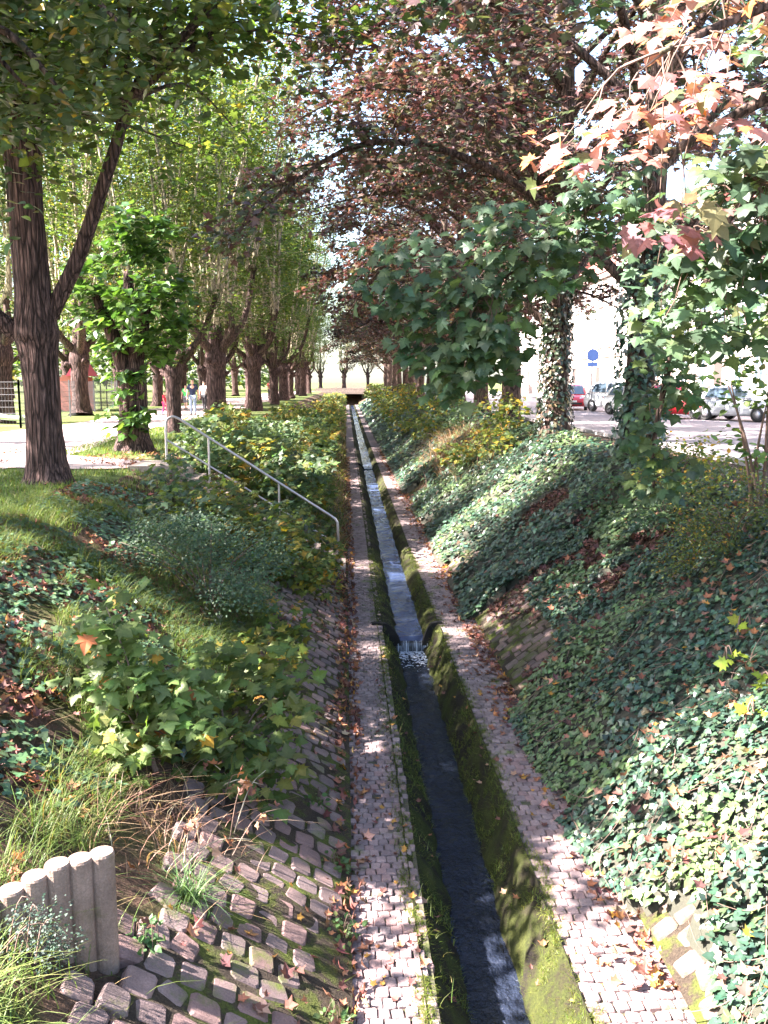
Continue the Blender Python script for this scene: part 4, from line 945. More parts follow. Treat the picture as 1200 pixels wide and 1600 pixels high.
grass('moss_fringe', xx, yy, rs.uniform(.012, .05, len(xx)), rs.uniform(.5, 2, len(xx)), .0022 + .00012 * yy, [((.1, .12, .018), 4), ((.13, .15, .028), 2), ((.07, .1, .02), 3)], 'fringe of moss and fine grass on the channel sides', 2, z=zz, lift=-.008)
n = 14000; y = 4 + 22 * rs.random(n) ** 1.4; x = -rs.uniform(0, 1.2, n); k = fbm(x * 3.2, y * 2.2, 73) > .5; x, y = x[k], y[k]
grass('moss_tufts', x, y, rs.uniform(.02, .06, len(x)), rs.uniform(.5, 2, len(x)), .0025 + .00012 * y, [((.085, .11, .018), 4), ((.12, .14, .03), 2)], 'moss and weeds growing in the joints of the left slope stones', 2, z=gz(x, y) + .03)
n = 260; y = 4 + 12 * rs.random(n); s_ = rs.integers(0, 2, n); x = np.where(s_, .56, 1.46) + rs.normal(0, .06, n)
cl = fbm(y * 1.7, s_ * 9.0, 75) > .5
grass('channel_weeds', x[cl], y[cl], rs.uniform(.06, .16, int(cl.sum())), rs.uniform(.3, 1.0, int(cl.sum())), np.full(int(cl.sum()), .0028), PGRASS, 'grass blades trailing over the channel edges', 4, z=np.full(int(cl.sum()), -2.14))

# weeds and creeping ivy on the upper left bank
n = 11000; y = 5.2 + 9.5 * rs.random(n); x = rs.uniform(-4.3, -1.25, n); k = (fbm(x * 1.1, y * 1.1, 81) > .46) & ((y > 5.8) | (x < -1.6)); x, y = x[k], y[k]
P = np.stack([x, y, gz(x, y) + rs.uniform(.02, .13, len(x))], -1)
o = link('creeping_weeds', leaf_mesh('creeping_weeds', M['ivy'], (IVY, P, nrm(slope_n(x, y) + [0, -.2, .3] + rs.normal(0, .3, (len(x), 3))), rs.normal(0, 1, (len(x), 3)), rs.uniform(.04, .085, len(x)), pal(len(x), [((.045, .085, .045), 3), ((.06, .1, .04), 2)], .2, rs))))
tag(o, 'creeping dark weeds among the grass on the upper left bank', 'weeds', kind='stuff')

# fallen leaves -------------------------------------------------------
def litter(n, x, y, z, s0, s1, label, tpl=CURL, name='leaf_litter', palette=PDEAD):
    n = len(x); Nv = nrm(np.array([0, 0, 1.]) + rs.normal(0, .35, (n, 3)))
    if name == 'leaf_litter' and label.find('bank') >= 0: Nv = nrm(slope_n(x, y) + rs.normal(0, .35, (n, 3)))
    o = link(name, leaf_mesh(name, M['dead'], (tpl, np.stack([x, y, z], -1), Nv, rs.normal(0, 1, (n, 3)), rs.uniform(s0, s1, n), pal(n, palette, .25, rs))))
    tag(o, label, 'leaves', kind='stuff'); return o
n = 7000; y = 4.5 + 40 * rs.random(n) ** 1.6; x = -rs.random(n) ** 1.5 * 3.9; x = np.where(rs.random(n) < .35, -rs.uniform(-.14, .12, n), x); k = (fbm(x * 1.2, y * .8, 91) > .42) | (x > -.15); k &= ~((y < 9) & (x > -1.4) & (rs.random(n) < .8)); x, y = x[k], y[k]
litter(n, x, y, np.where(x > -.03, -2.095, gz(x, y) + .06), .05, .1, 'red-brown fallen leaves strewn down the left bank and along its foot')
n = 9000; y = 10 + 8 * rs.random(n); x = rs.uniform(2.2, 5.6, n); k = ~ivy_mask(x, y) & ((fbm(x * .9, y * .9, 93) > .42) | (x > 3.3)); x, y = x[k], y[k]
litter(n, x, y, gz(x, y) + rs.uniform(.05, .1, len(x)), .05, .1, 'thick brown leaf drift on the right bank between two ivy patches', palette=[((.1, .045, .036), 4), ((.07, .034, .03), 4), ((.15, .075, .055), 1.5)])
n = 2600; y = 5 + 45 * rs.random(n) ** 1.5; x = 2.06 - np.abs(rs.normal(0, .17, n)); k = rs.random(n) < np.where(y < 9, .35, 1); x, y = x[k], y[k]
litter(n, x, y, np.full(len(x), -2.092), .05, .1, 'red fallen leaves along the outer edge of the right path', name='fallen_leaves')
n = 1500; y = 4 + 9 * rs.random(n); x = rs.uniform(2.1, 5.2, n); k = ivy_mask(x, y) & (rs.random(n) < .55); x, y = x[k], y[k]
litter(n, x, y, gz(x, y) + ivy_h(x, y) * 1.08 + .02, .05, .1, 'brown leaves caught on top of the near ivy', name='caught_leaves')
n = 2600; y = 10 + 12 * rs.random(n); x = rs.uniform(-8, -3.6, n); k = fbm(x * .8, y * .8, 95) > .56; x, y = x[k], y[k]
litter(n, x, y, gz(x, y) + .03, .05, .09, 'fallen leaves scattered over the left lawn', name='lawn_leaves')
n = 6500; y = 5.4 + 9 * rs.random(n); x = rs.uniform(-4.3, -1.6, n); k = fbm(x * 1.1, y * 1.1, 97) > .5; x, y = x[k], y[k]
litter(n, x, y, gz(x, y) + .05, .05, .095, 'brown and red fallen leaves on the upper left bank', palette=PDEAD[:3])
# single leaves on the setts and the near stones: told apart, so each is a thing
FLM = [mesh_np('fallen_leaf', CURL[0] * [1, 1, rs.uniform(.5, 1.3)], [CURL[1]], tint=np.ones((len(CURL[0]), 3)) * c, mats=[M['dead']]) for c in [(.17, .075, .055), (.11, .05, .042), (.27, .12, .06), (.38, .2, .05), (.34, .2, .13), (.13, .05, .045)]]
FLN = ['brown', 'dark brown', 'tan', 'orange', 'pale tan', 'deep red']
def fl(x, y, z, s, k, where):
    where += ' ' + ('by the palisade' if y < 5.4 else 'beside the young maple' if y < 7.4 else 'halfway to the weir' if y < 9.8 else 'just below the weir')
    o = bpy.data.objects.new('fallen_leaf', FLM[k]); COL.objects.link(o); o.location = (x, y, z); o.scale = (s, s, s)
    nn = Vector(slope_n(np.array([x]), np.array([y]))[0]) if (x < -.05 or x > 2.1) else Vector((0, 0, 1))
    o.rotation_mode = 'QUATERNION'; o.rotation_quaternion = nn.to_track_quat('Z', 'Y') @ Vector((rs.normal(0, .2), rs.normal(0, .2), 1)).to_track_quat('Z', 'Y') @ Matrix.Rotation(rs.uniform(0, 6.28), 4, 'Z').to_quaternion()
    tag(o, 'fallen %s leaf lying on %s' % (FLN[k], where), 'leaf', 'fallen %s leaves on %s' % (FLN[k], where))
for q in range(95): fl(rs.uniform(.0, .5), 4.9 + 7 * rs.random() ** 1.4, -2.092, rs.uniform(.03, .07), int(rs.integers(6)), 'the left cobbled path')
for q in range(70): fl(rs.uniform(1.55, 2.0), 5.2 + 7 * rs.random() ** 1.2, -2.092, rs.uniform(.03, .07), int(rs.integers(6)), 'the right cobbled path')
for q in range(44):
    x = -rs.uniform(.05, 1.25); y = 4.4 + 4.5 * rs.random(); fl(x, y, float(gz(x, y)) + .075, rs.uniform(.03, .065), int(rs.integers(6)), 'the mossy left slope stones')
for q in range(46):
    sd = rs.integers(2); p = prof(0, -1 if sd else 1); i = rs.uniform(1, 4.5); x = np.interp(i, np.arange(8), p[:, 0]); z = np.interp(i, np.arange(8), p[:, 1])
    fl(float(x), 4.6 + 8 * rs.random(), float(z) + .03, rs.uniform(.04, .075), int(rs.integers(6)), 'the mossy channel side')

# ------------------------------------------------------------------ shrubs
def shrub(name, label, base, clouds, tpl, size, palette, mat='leaf', stems=5, cat='shrub', group=None, parts=0, spread=.16, sun=.3, seed=0, k=6, droop=.4, stem_r=.012):
    r = np.random.default_rng(seed + 500); base = np.array(base, float); t = thing(name, tuple(base), label, cat, group)
    A = []; Pn = []
    for (c, rad_, n) in clouds:
        c = base + np.array(c); na = max(2, n // k); a = c + inball(na, r) * rad_
        a[:, 2] = np.maximum(a[:, 2], np.where((a[:, 0] > 0) & (a[:, 0] < 2.06), -2.1, gz(a[:, 0], a[:, 1])) + .06); A.append(a)
    A = np.concatenate(A)
    P, Nv, Dv, S = spray_leaves(A, A - base, k, spread, size, r, up=.9, flat=.6, sun=sun, droop=droop)
    Nv = nrm(Nv + np.array([0, -.25, 0]))
    leaves_split(t, tpl, P, Nv, Dv, S, pal(len(P), palette, .2, r), M[mat], parts)
    idx = r.choice(len(A), min(stems, len(A)), replace=False)
    for i in idx:
        e = A[i]; b = base + np.array([r.normal(0, .05), r.normal(0, .05), -.03])
        g = G(); V, F, F3 = tube(spline([b, (b + e) / 2 + np.array([0, 0, .15]), e], 8), np.linspace(stem_r, stem_r * .3, 8), 5); g.add(V, F, F3); link('stem', g.mesh('stem', M['twig'], True), t)
    return t
def gp(x, y, dz=0): return (x, y, float(gz(x, y)) + dz)
PSAP = [((.085, .13, .035), 5), ((.11, .16, .045), 4), ((.15, .19, .06), 1.5), ((.4, .13, .05), .25), ((.45, .25, .04), .2)]
shrub('young_maple', 'young sunlit maple with a few red leaves, largest on the near left bank', gp(-1.5, 6.5), [((-.25, .3, 1.0), (.38, .35, .4), 150), ((-.1, .1, .65), (.42, .35, .35), 140), ((.15, 0, .4), (.45, .4, .3), 130), ((-.3, .3, .45), (.4, .4, .3), 90), ((-.05, -.2, .2), (.35, .3, .22), 70)], MAPLE, .125, PSAP, parts=200, stems=7, seed=1, spread=.15)
shrub('young_maple', 'darker young maple spreading over the slope stones beside the sunlit one', gp(-1.0, 7.3), [((.1, .1, .45), (.5, .5, .35), 170), ((.3, -.5, .15), (.35, .5, .22), 90), ((.2, .8, .4), (.45, .5, .3), 130), ((-.2, -.3, .3), (.4, .4, .3), 110), ((-.3, .5, .55), (.4, .4, .35), 120)], MAPLE, .125, [((.075, .11, .028), 5), ((.1, .13, .033), 4), ((.16, .16, .03), 1.3)], parts=160, stems=6, seed=2, spread=.16)
shrub('young_maple', 'yellow-green maple seedlings on the left bank below the rose bush', gp(-.85, 9.4), [((-.1, 0, .35), (.5, .7, .3), 200), ((0, 1.1, .35), (.45, .7, .3), 180)], MAPLE_M, .13, PYEL, stems=6, seed=3)
shrub('rose_bush', 'grey-green fine-leaved wild rose arching over the left bank', gp(-1.75, 10.9), [((-.3, 0, .75), (.75, .6, .35), 2100), ((.5, .2, .6), (.6, .6, .35), 1600), ((.55, -.7, .35), (.5, .5, .28), 1100), ((-.4, .9, .75), (.7, .6, .35), 1000)], OVAL, .045, PROSE, 'leaf', stems=14, seed=4, k=14, spread=.14)
for k, (x, y, rx, n, pl) in enumerate([(-2.5, 13.6, .7, 380, 0), (-1.5, 14.2, .8, 460, 1), (-.75, 14.3, .55, 330, 1), (-2.3, 15.4, .7, 380, 1), (-1.3, 15.7, .65, 380, 1), (-3.0, 15.6, .5, 220, 0), (-2.1, 16.5, .6, 330, 1), (-1.25, 16.55, .55, 330, 0), (-.6, 16.3, .4, 220, 1)]):
    shrub('maple_shrub', 'low %s maple scrub in front of the handrail, %s clump from the near end' % (['leafy green', 'yellowing'][pl], ORD[k]), gp(x, y), [((0, 0, .4), (rx, .75, .38), n), ((.1, -.4, .2), (rx * .9, .6, .25), n // 2)], MAPLE_M, .12, [PROSE[1:] + PYEL[:1], PYEL][pl], stems=5, seed=10 + k, group='scrub in front of the handrail')
farl = [(-3.0, 19.6, .6, 0), (-2.2, 20.4, .8, 1), (-1.5, 20.0, .6, 0), (-1.2, 22.6, .7, 0), (-2.4, 23.4, .9, 0), (-3.3, 24.5, .7, 1), (-1.6, 26, .8, 1), (-2.8, 28, .9, 0), (-1.4, 30, .7, 1), (-2.4, 32.5, .9, 0), (-1.5, 36, .8, 1), (-2.8, 38, .9, 1), (-1.8, 42, .9, 0), (-2.8, 47, 1, 1), (-1.6, 52, .9, 0)]
for k, (x, y, rx, pl) in enumerate(farl):
    hh = .75 if k < 6 else .6
    shrub('maple_shrub', 'leafy %s scrub on the left bank beyond the handrail, %s clump counted away from it' % (['green', 'yellow-tinged'][pl], ORD[k]), gp(x, y), [((0, 0, hh), (rx, 1.2 + .03 * y, hh * .75), 420), ((.2, -.5, .25), (rx, 1.0, .3), 200), ((-.75 - x, .3, -.45 - (x + 1.6) * .5), (.42, 1.3, .22), 130)], MAPLE_M if y < 30 else LIME_M, .12 + .0018 * y, [[((.055, .095, .04), 4), ((.075, .12, .04), 3), ((.12, .14, .04), 1)], PYEL][pl], stems=4, seed=30 + k, group='scrub on the left bank beyond the handrail')
for k, y in enumerate(np.arange(59, 142, 9.0)):
    shrub('maple_shrub', 'far yellow-green scrub strip on the left bank, %s stretch towards the bridge' % ORD[k], gp(-1.8, y), [((.2, 0, .4), (1.6, 4.5, .6), 700)], LIME_M, .26, PYEL, stems=2, seed=60 + k, group='far scrub on the left bank')
# right bank
shrub('barberry_bush', 'small-leaved yellow-green bush overhanging the ivy at the right edge', gp(4.45, 9.9), [((-.1, 0, .5), (.7, .5, .5), 1900), ((-.55, -.3, .15), (.4, .4, .35), 900), ((.4, -.2, .3), (.5, .5, .5), 1100), ((-.75, -.1, -.05), (.3, .3, .2), 300)], OVAL, .038, [((.085, .105, .025), 5), ((.06, .085, .025), 4), ((.2, .17, .03), 1.6), ((.27, .15, .03), .5)], stems=16, seed=80, k=12, spread=.13)
shrub('sapling', 'thin-stemmed sapling with reddish stem at the right edge', gp(5.0, 10.6), [((-.3, 0, 1.6), (.55, .4, .4), 130), ((-.05, 0, 2.1), (.5, .4, .35), 110), ((-.15, 0, .9), (.4, .3, .3), 70)], LIME, .085, [((.07, .12, .03), 4), ((.1, .15, .04), 2)], stems=9, cat='sapling', seed=81, stem_r=.026)
for k, (x, y, rx, n, pl) in enumerate([(4.5, 12.2, .5, 380, 0), (5.0, 13.4, .6, 420, 1), (4.4, 14.6, .5, 380, 0), (5.4, 12.0, .5, 300, 1), (5.8, 14.6, .6, 300, 1), (6.3, 18.5, .6, 300, 1), (6.5, 11.3, .5, 260, 0)]):
    shrub('bank_shrub', 'low mixed shrub below the first right maple, %s clump from the ivy' % ORD[k], gp(x, y), [((0, 0, .35), (rx, .6, .35), n), ((-.3, -.3, .15), (rx, .5, .2), n // 2)], OVAL, .075, [PMAPLE, PYEL][pl], stems=6, seed=90 + k, group='low shrubs on the upper right bank')
for k, (x, y, rx, hh, pl) in enumerate([(4.2, 25.6, .8, .5, 1), (3.6, 27.5, .7, .4, 1), (4.9, 28.3, .9, .7, 1), (4.6, 36, 1.0, .6, 0), (3.6, 39, .9, .5, 1), (4.6, 43, 1.1, .8, 1), (3.3, 47, 1.0, .6, 1), (4.4, 53, 1.2, .9, 1), (3.2, 60, 1.1, .7, 1), (4.4, 68, 1.2, 1, 1), (3.4, 78, 1.2, .8, 1), (4, 92, 1.4, 1, 1), (3.6, 108, 1.4, 1, 1), (4, 126, 1.4, 1.1, 1)]):
    shrub('bank_shrub', '%s shrub on the right bank past the ivy-wrapped trunk, %s one going away' % (['green', 'yellow-green'][pl], ORD[k]), gp(x, y), [((0, 0, hh), (rx, .9 + .03 * y, hh), 420)], LIME_M, .1 + .0022 * y, [PMAPLE, PYEL][pl], stems=4, seed=110 + k, group='shrubs on the far right bank')
for k, (x, y) in enumerate([(3.45, 7.8), (3.75, 8.2), (3.5, 7.0), (3.2, 6.7)]):
    shrub('maple_seedling', 'lime-green maple seedling poking out of the ivy, %s of four' % ['highest', 'rightmost', 'middle', 'lowest'][k], gp(x, y, .2), [((0, 0, .1), (.12, .12, .05), 6)], MAPLE, .1, [((.22, .28, .03), 1)], stems=2, seed=140 + k, k=3, spread=.07, cat='seedling')
# small cotoneaster at the palisade, weeds by it
shrub('cotoneaster', 'tiny-leaved dark shrub creeping in front of the concrete palisade', gp(-1.52, 3.92, .2), [((.05, 0, .1), (.16, .14, .14), 420), ((.12, .1, -.02), (.12, .12, .1), 240)], OVAL, .017, [((.03, .055, .04), 3), ((.045, .075, .05), 2)], 'leaf', stems=7, seed=150, k=12, spread=.07, stem_r=.005)
shrub('weed', 'small bright weed growing at the right foot of the palisade', gp(-1.13, 4.6), [((0, 0, .08), (.08, .08, .06), 40)], OVAL, .05, [((.06, .12, .04), 1)], stems=4, seed=151, k=4, spread=.06, cat='weed', stem_r=.003)
for k, (x, y) in enumerate([(-.06, 4.75), (-.04, 5.6), (-.1, 6.4), (-.28, 7.2)]):
    shrub('weed', 'low leafy weed at the foot of the left slope, %s from the bottom' % ORD[k], gp(x, y), [((0, 0, .05), (.1, .14, .04), 40)], OVAL, .05, [((.06, .11, .035), 2), ((.09, .13, .04), 1)], stems=3, seed=155 + k, k=4, spread=.06, cat='weed', group='weeds at the foot of the left slope', stem_r=.003)
# dead bramble canes near the young maple
BR = thing('dead_stalks', gp(-.95, 6.0), 'thin pale dead stalks with shrivelled leaves on the left slope', 'stalks')
for k in range(9):
    b = np.array(gp(-1.05 + rs.normal(0, .15), 6.0 + rs.normal(0, .3))); e = b + [rs.uniform(.05, .5), rs.uniform(-.5, .4), rs.uniform(.15, .55)]
    g = G(); V, F, F3 = tube(spline([b, (b + e) / 2 + [0, 0, .12], e], 8), np.linspace(.006, .002, 8), 4); g.add(V, F, F3); link('stalk', g.mesh('stalk', M['twig'] if k % 2 else M['shoot'], True), BR)
    for q in range(4):
        o = bpy.data.objects.new('dead_leaf', FLM[[0, 2, 4][q % 3]]); COL.objects.link(o); o.parent = BR; o.location = Vector(b + (e - b) * rs.uniform(.5, 1) + [0, 0, .05]) - BR.location; o.rotation_euler = rs.uniform(0, 3, 3); s = rs.uniform(.04, .08); o.scale = (s, s, s)

# ------------------------------------------------------------------ stairs, handrail, palisade, bridge
ST = thing('stair', (-3.6, 17.6, 0), 'narrow concrete stair down the left bank beside the handrail', 'stair')
nst = 13
def tinted_box(*a):
    g = G(); g.box(*a); g.T = [np.ones((8, 3))]; return g
for k in range(nst):
    x1 = -3.33 + (k + 1) * .254; x0 = x1 - .29; zt = -.02 - k * .161
    o = link('step', tinted_box(x0, x1, 17.12, 18.15, zt - .2, zt).mesh('step', M['concrete']), ST)
g = G(); V = [(-3.5, yy, z_) for yy in (17.0, 17.1) for z_ in (0,)]
P = np.array([(-3.35, -.45), (-3.35, -.1), (-.02, -2.02), (-.02, -2.25), (-.25, -2.25)]); V = [(x, yy, z_) for yy in (17.02, 17.118) for x, z_ in P]
g.add(V, [(4, 3, 2), (4, 2, 1), (4, 1, 0), (9, 7, 8), (9, 6, 7), (9, 5, 6)], [(0, 1, 6, 5), (1, 2, 7, 6), (2, 3, 8, 7), (3, 4, 9, 8)], tint=(.75, .7, .7)); link('stringer', g.mesh('stringer', M['concrete']), ST)
link('landing', tinted_box(-4.1, -3.34, 16.95, 18.25, -.15, .075).mesh('landing', M['concrete']), ST)
HR = thing('handrail', (-3.6, 17.15, 0), 'bent steel tube handrail running down the left bank', 'handrail')
top = [(-3.42, 17.2, .07), (-3.42, 17.2, .75), (-3.39, 17.2, .93), (-3.28, 17.2, .99), (-3.16, 17.2, .95), (-2.7, 17.2, .52)]
Q = np.concatenate([[top[0], (-3.42, 17.2, .4)], spline(top[1:5], 14), np.linspace((-3.02, 17.2, .86), (-.3, 17.2, -.93), 12), [(-.22, 17.2, -.99), (-.18, 17.2, -1.06), (-.17, 17.2, -1.2), (-.17, 17.2, -2.05)]])
g = G(); V, F, F3 = tube(Q, .024, 10); g.add(V, F, F3); link('top_rail', g.mesh('top_rail', M['steel'], True), HR)
g = G(); V, F, F3 = tube(np.linspace((-3.42, 17.2, .56), (-.17, 17.2, -1.5), 8), .018, 8); g.add(V, F, F3); link('lower_rail', g.mesh('lower_rail', M['steel'], True), HR)
for x in (-2.62, -1.3):
    zt = .86 - (x + 3.02) * .658; g = G(); V, F, F3 = tube(np.linspace((x, 17.2, zt), (x, 17.2, float(gz(x, 17.2)) - .05), 4), .02, 8); g.add(V, F, F3); link('post', g.mesh('post', M['steel'], True), HR)

PL = thing('palisade_edging', (-1.4, 4.1, -1.3), 'row of weathered round concrete palisade posts on the near left bank', 'palisade')
pts = [(-1.28 - .098 * k, 4.40 - .05 * k, -.76 - (0, .004, 0, .035, .075, .1, .12, .13)[k]) for k in range(8)]
for k, (x, y, zt) in enumerate(pts):
    g = G(); zz = np.array([-1.9, -1.5, zt - .1, zt - .012, zt]); rr = [.064, .064, .064, .064, .058]
    V, F, F3 = tube(np.stack([np.full(5, x), np.full(5, y), zz], -1), rr, 20, cap=False); n_ = len(V)
    V = np.concatenate([V, [(x, y, zt + .001)]]); b = 80; F3 = np.stack([b + np.arange(20), b + (np.arange(20) + 1) % 20, np.full(20, n_)], -1)
    g.add(V, F, F3, tint=np.array((.88, .8, .75)) * rng.uniform(.8, 1.05)); link('post', g.mesh('post', M['concrete'], False), PL)

RB = thing('road_bridge', (1, 147, 0), 'small low road bridge crossing the far end of the canal', 'bridge')
link('deck', tinted_box(-6, 8, 146, 152, -.35, .08).mesh('deck', M['concrete']), RB)
for s in (146.1, 151.8):
    link('parapet', tinted_box(-5, 7, s, s + .2, .09, .55).mesh('parapet', M['concrete']), RB)
for x in (-1.2, 2.6): link('abutment', tinted_box(x, x + .6, 146.3, 151.5, -2.6, -.36).mesh('abutment', M['dark_stone']), RB)

# ------------------------------------------------------------------ cars
def paint(name, col): return mat_plain(name, col, .3, .0, .03, 3, 0, .8)
PAINT = {'red': paint('red_paint', (.5, .012, .02)), 'silver': paint('silver_paint', (.55, .56, .58)), 'white': paint('white_paint', (.78, .78, .78)), 'dark': paint('dark_paint', (.03, .03, .045)), 'grey': paint('grey_paint', (.38, .4, .43))}
M['glass'] = mat_plain('tinted_glass', (.05, .075, .1), .05, 0, .05, 2, 0, 1)
M['rubber'] = mat_plain('tyre_rubber', (.025, .025, .025), .8)
M['rim'] = mat_plain('wheel_rim', (.5, .5, .52), .35, .7)
M['lamp'] = mat_plain('headlight_glass', (.75, .76, .78), .1, .2)
M['tail'] = mat_plain('tail_lamp', (.45, .02, .02), .2)
M['plate'] = mat_plain('number_plate', (.75, .75, .72), .4)
M['black'] = mat_plain('black_trim', (.02, .02, .022), .5)
def loft(secs, cap=True):
    """secs: list of (n,3) rings"""
    n = len(secs[0]); V = np.concatenate(secs); k = len(secs); i = np.arange(k - 1)[:, None] * n; j = np.arange(n)[None]
    F = np.stack([i + j, i + (j + 1) % n, i + n + (j + 1) % n, i + n + j], -1).reshape(-1, 4); F3 = []
    if cap:
        V = np.concatenate([V, [secs[0].mean(0)], [secs[-1].mean(0)]]); a, b = len(V) - 2, len(V) - 1
        F3 = [(a, (q + 1) % n, q) for q in range(n)] + [(b, (k - 1) * n + q, (k - 1) * n + (q + 1) % n) for q in range(n)]
    return V, F, np.array(F3).reshape(-1, 3)
def car_parts():
    L = 4.1; out = []
    xs_ = np.array([-2.05, -2.0, -1.85, -1.5, -1.0, -.4, .3, .9, 1.4, 1.75, 1.95, 2.05]); top = np.array([.62, .78, .88, .93, .93, .92, .91, .89, .84, .77, .68, .56]); hw = np.array([.62, .74, .8, .84, .855, .86, .86, .855, .84, .8, .72, .58])
    secs = []
    for x, t_, w_ in zip(xs_, top, hw):
        b = .22 if abs(x) < 1.9 else .3
        secs.append(np.array([(x, s * w_ * f, b + (t_ - b) * u) for s, arr in ((-1, ((.9, 0), (.99, .2), (1.0, .5), (.97, .82), (.88, 1.0))), (1, ((.88, 1.0), (.97, .82), (1.0, .5), (.99, .2), (.9, 0)))) for f, u in arr]))
    out.append(('body', loft(secs), 'PAINT', True))
    # cabin: pillars and roof; the windows are panels set 4 mm proud
    st = [(-1.75, .86, .9, .72), (-1.45, 1.3, .9, .66), (-1.1, 1.43, .9, .62), (-.3, 1.48, .9, .62), (.15, 1.44, .9, .62), (.4, 1.36, .9, .62), (1.15, .88, .86, .7)]
    secs = [np.array([(x, -.8, b), (x, -(wt + .06), b + (t_ - b) * .75), (x, -wt * .88, t_), (x, wt * .88, t_), (x, wt + .06, b + (t_ - b) * .75), (x, .8, b)]) for x, t_, b, wt in st]
    out.append(('roof', loft(secs), 'PAINT', True))
    def quad(nm, pts, mat):
        p = np.array(pts, float); nv = nrm(np.cross(p[1] - p[0], p[2] - p[0])); V = np.concatenate([p, p - nv * .02]); k = len(p)
        out.append((nm, (V, np.array([(0, 1, 2, 3), (7, 6, 5, 4), (0, 4, 5, 1), (1, 5, 6, 2), (2, 6, 7, 3), (3, 7, 4, 0)]), np.zeros((0, 3), int)), mat, False))
    quad('windscreen', [(1.14, -.66, .92), (1.14, .66, .92), (.44, .54, 1.37), (.44, -.54, 1.37)], 'glass')
    quad('rear_window', [(-1.77, .62, .94), (-1.77, -.62, .94), (-1.47, -.5, 1.29), (-1.47, .5, 1.29)], 'glass')
    for s in (-1, 1):
        a = [(.95, s * .775, .95), (-.25, s * .79, .95), (-.25, s * .665, 1.36), (.38, s * .665, 1.3)]; b = [(-.33, s * .79, .95), (-1.4, s * .775, .95), (-1.2, s * .665, 1.33), (-.33, s * .665, 1.36)]
        for q in (a, b): quad('side_window', q if s < 0 else q[::-1], 'glass')
        quad('headlight', [(1.97, s * .66, .6), (1.97, s * .4, .6), (1.91, s * .42, .74), (1.85, s * .68, .74)] if s > 0 else [(1.97, s * .4, .6), (1.97, s * .66, .6), (1.85, s * .68, .74), (1.91, s * .42, .74)], 'lamp')
        quad('tail_lamp', [(-2.03, s * .5, .62), (-2.03, s * .66, .62), (-1.97, s * .68, .85), (-1.98, s * .52, .85)] if s > 0 else [(-2.03, s * .66, .62), (-2.03, s * .5, .62), (-1.98, s * .52, .85), (-1.97, s * .68, .85)], 'tail')
        g = G(); V, F, F3 = tube(np.array([(.85, s * .8, .95), (.85, s * .9, 1.0), (.83, s * .98, 1.01)]), [.03, .07, .06], 8); out.append(('mirror', (V, F, F3), 'PAINT', True))
    g = G(); g.box(2.0, 2.075, -.55, .55, .33, .45); out.append(('grille', (g.V[0], g.F4[0], np.zeros((0, 3), int)), 'black', False))
    g = G(); g.box(2.06, 2.085, -.26, .26, .47, .57); out.append(('number_plate', (g.V[0], g.F4[0], np.zeros((0, 3), int)), 'plate', False))
    return out
CP = car_parts(); CM = {}
def wheel_meshes():
    th = np.linspace(0, 2 * np.pi, 20, endpoint=False); c, s = np.cos(th), np.sin(th)
    prof_ = [(.2, -.1), (.29, -.1), (.31, -.06), (.31, .06), (.29, .1), (.2, .1)]
    secs = [np.stack([c * r_, np.full(20, y_), s * r_], -1) for r_, y_ in prof_]; V, F, F3 = loft(secs, False); g = G(); g.add(V, F); ty = g.mesh('tyre', M['rubber'], True)
    secs = [np.stack([c * r_, np.full(20, y_), s * r_], -1) for r_, y_ in ((.205, -.085), (.17, -.06), (.06, -.075), (.06, .075), (.17, .06), (.205, .085))]; V, F, F3 = loft(secs, True); g = G(); g.add(V, F, F3); return ty, g.mesh('rim', M['rim'], True)
TY, RIM = wheel_meshes()
def car(loc, rz, colour, label, sc=(1, 1, 1)):
    t = thing('parked_car', loc, label, 'car', 'cars parked along the street'); t.rotation_euler.z = rz; t.scale = sc
    for k, (nm, (V, F, F3), mt, sm) in enumerate(CP):
        key = (k, colour if mt == 'PAINT' else mt)
        if key not in CM:
            g = G(); g.add(V, F, F3); CM[key] = g.mesh(nm, PAINT[colour] if mt == 'PAINT' else M[mt], sm)
        link(nm, CM[key], t, False)
    for x in (-1.28, 1.28):
        for y in (-.76, .76):
            w_ = bpy.data.objects.new('wheel', TY); COL.objects.link(w_); w_.parent = t; w_.location = (x, y, .31); link('rim', RIM, w_, False)
    return t
car((13.3, 52.5, .02), R(-105), 'red', 'red car partly hidden by the ivy-wrapped trunk')
car((14.75, 48.0, .02), R(-62), 'silver', 'silver people carrier facing the camera, between the two right trunks', (1.02, 1.0, 1.12))
car((16.4, 47.5, .02), R(-75), 'dark', 'dark car just right of the silver people carrier')
car((14.75, 39.6, .02), R(-48), 'red', 'bright red car right of the first right trunk')
car((17.6, 44.0, .02), R(-75), 'white', 'white car parked behind the bright red car')
car((16.6, 37.0, .02), R(-62), 'grey', 'pale grey car at the right edge behind the sapling')
car((14.3, 43.5, .02), R(-70), 'white', 'white car half hidden behind the first right trunk')

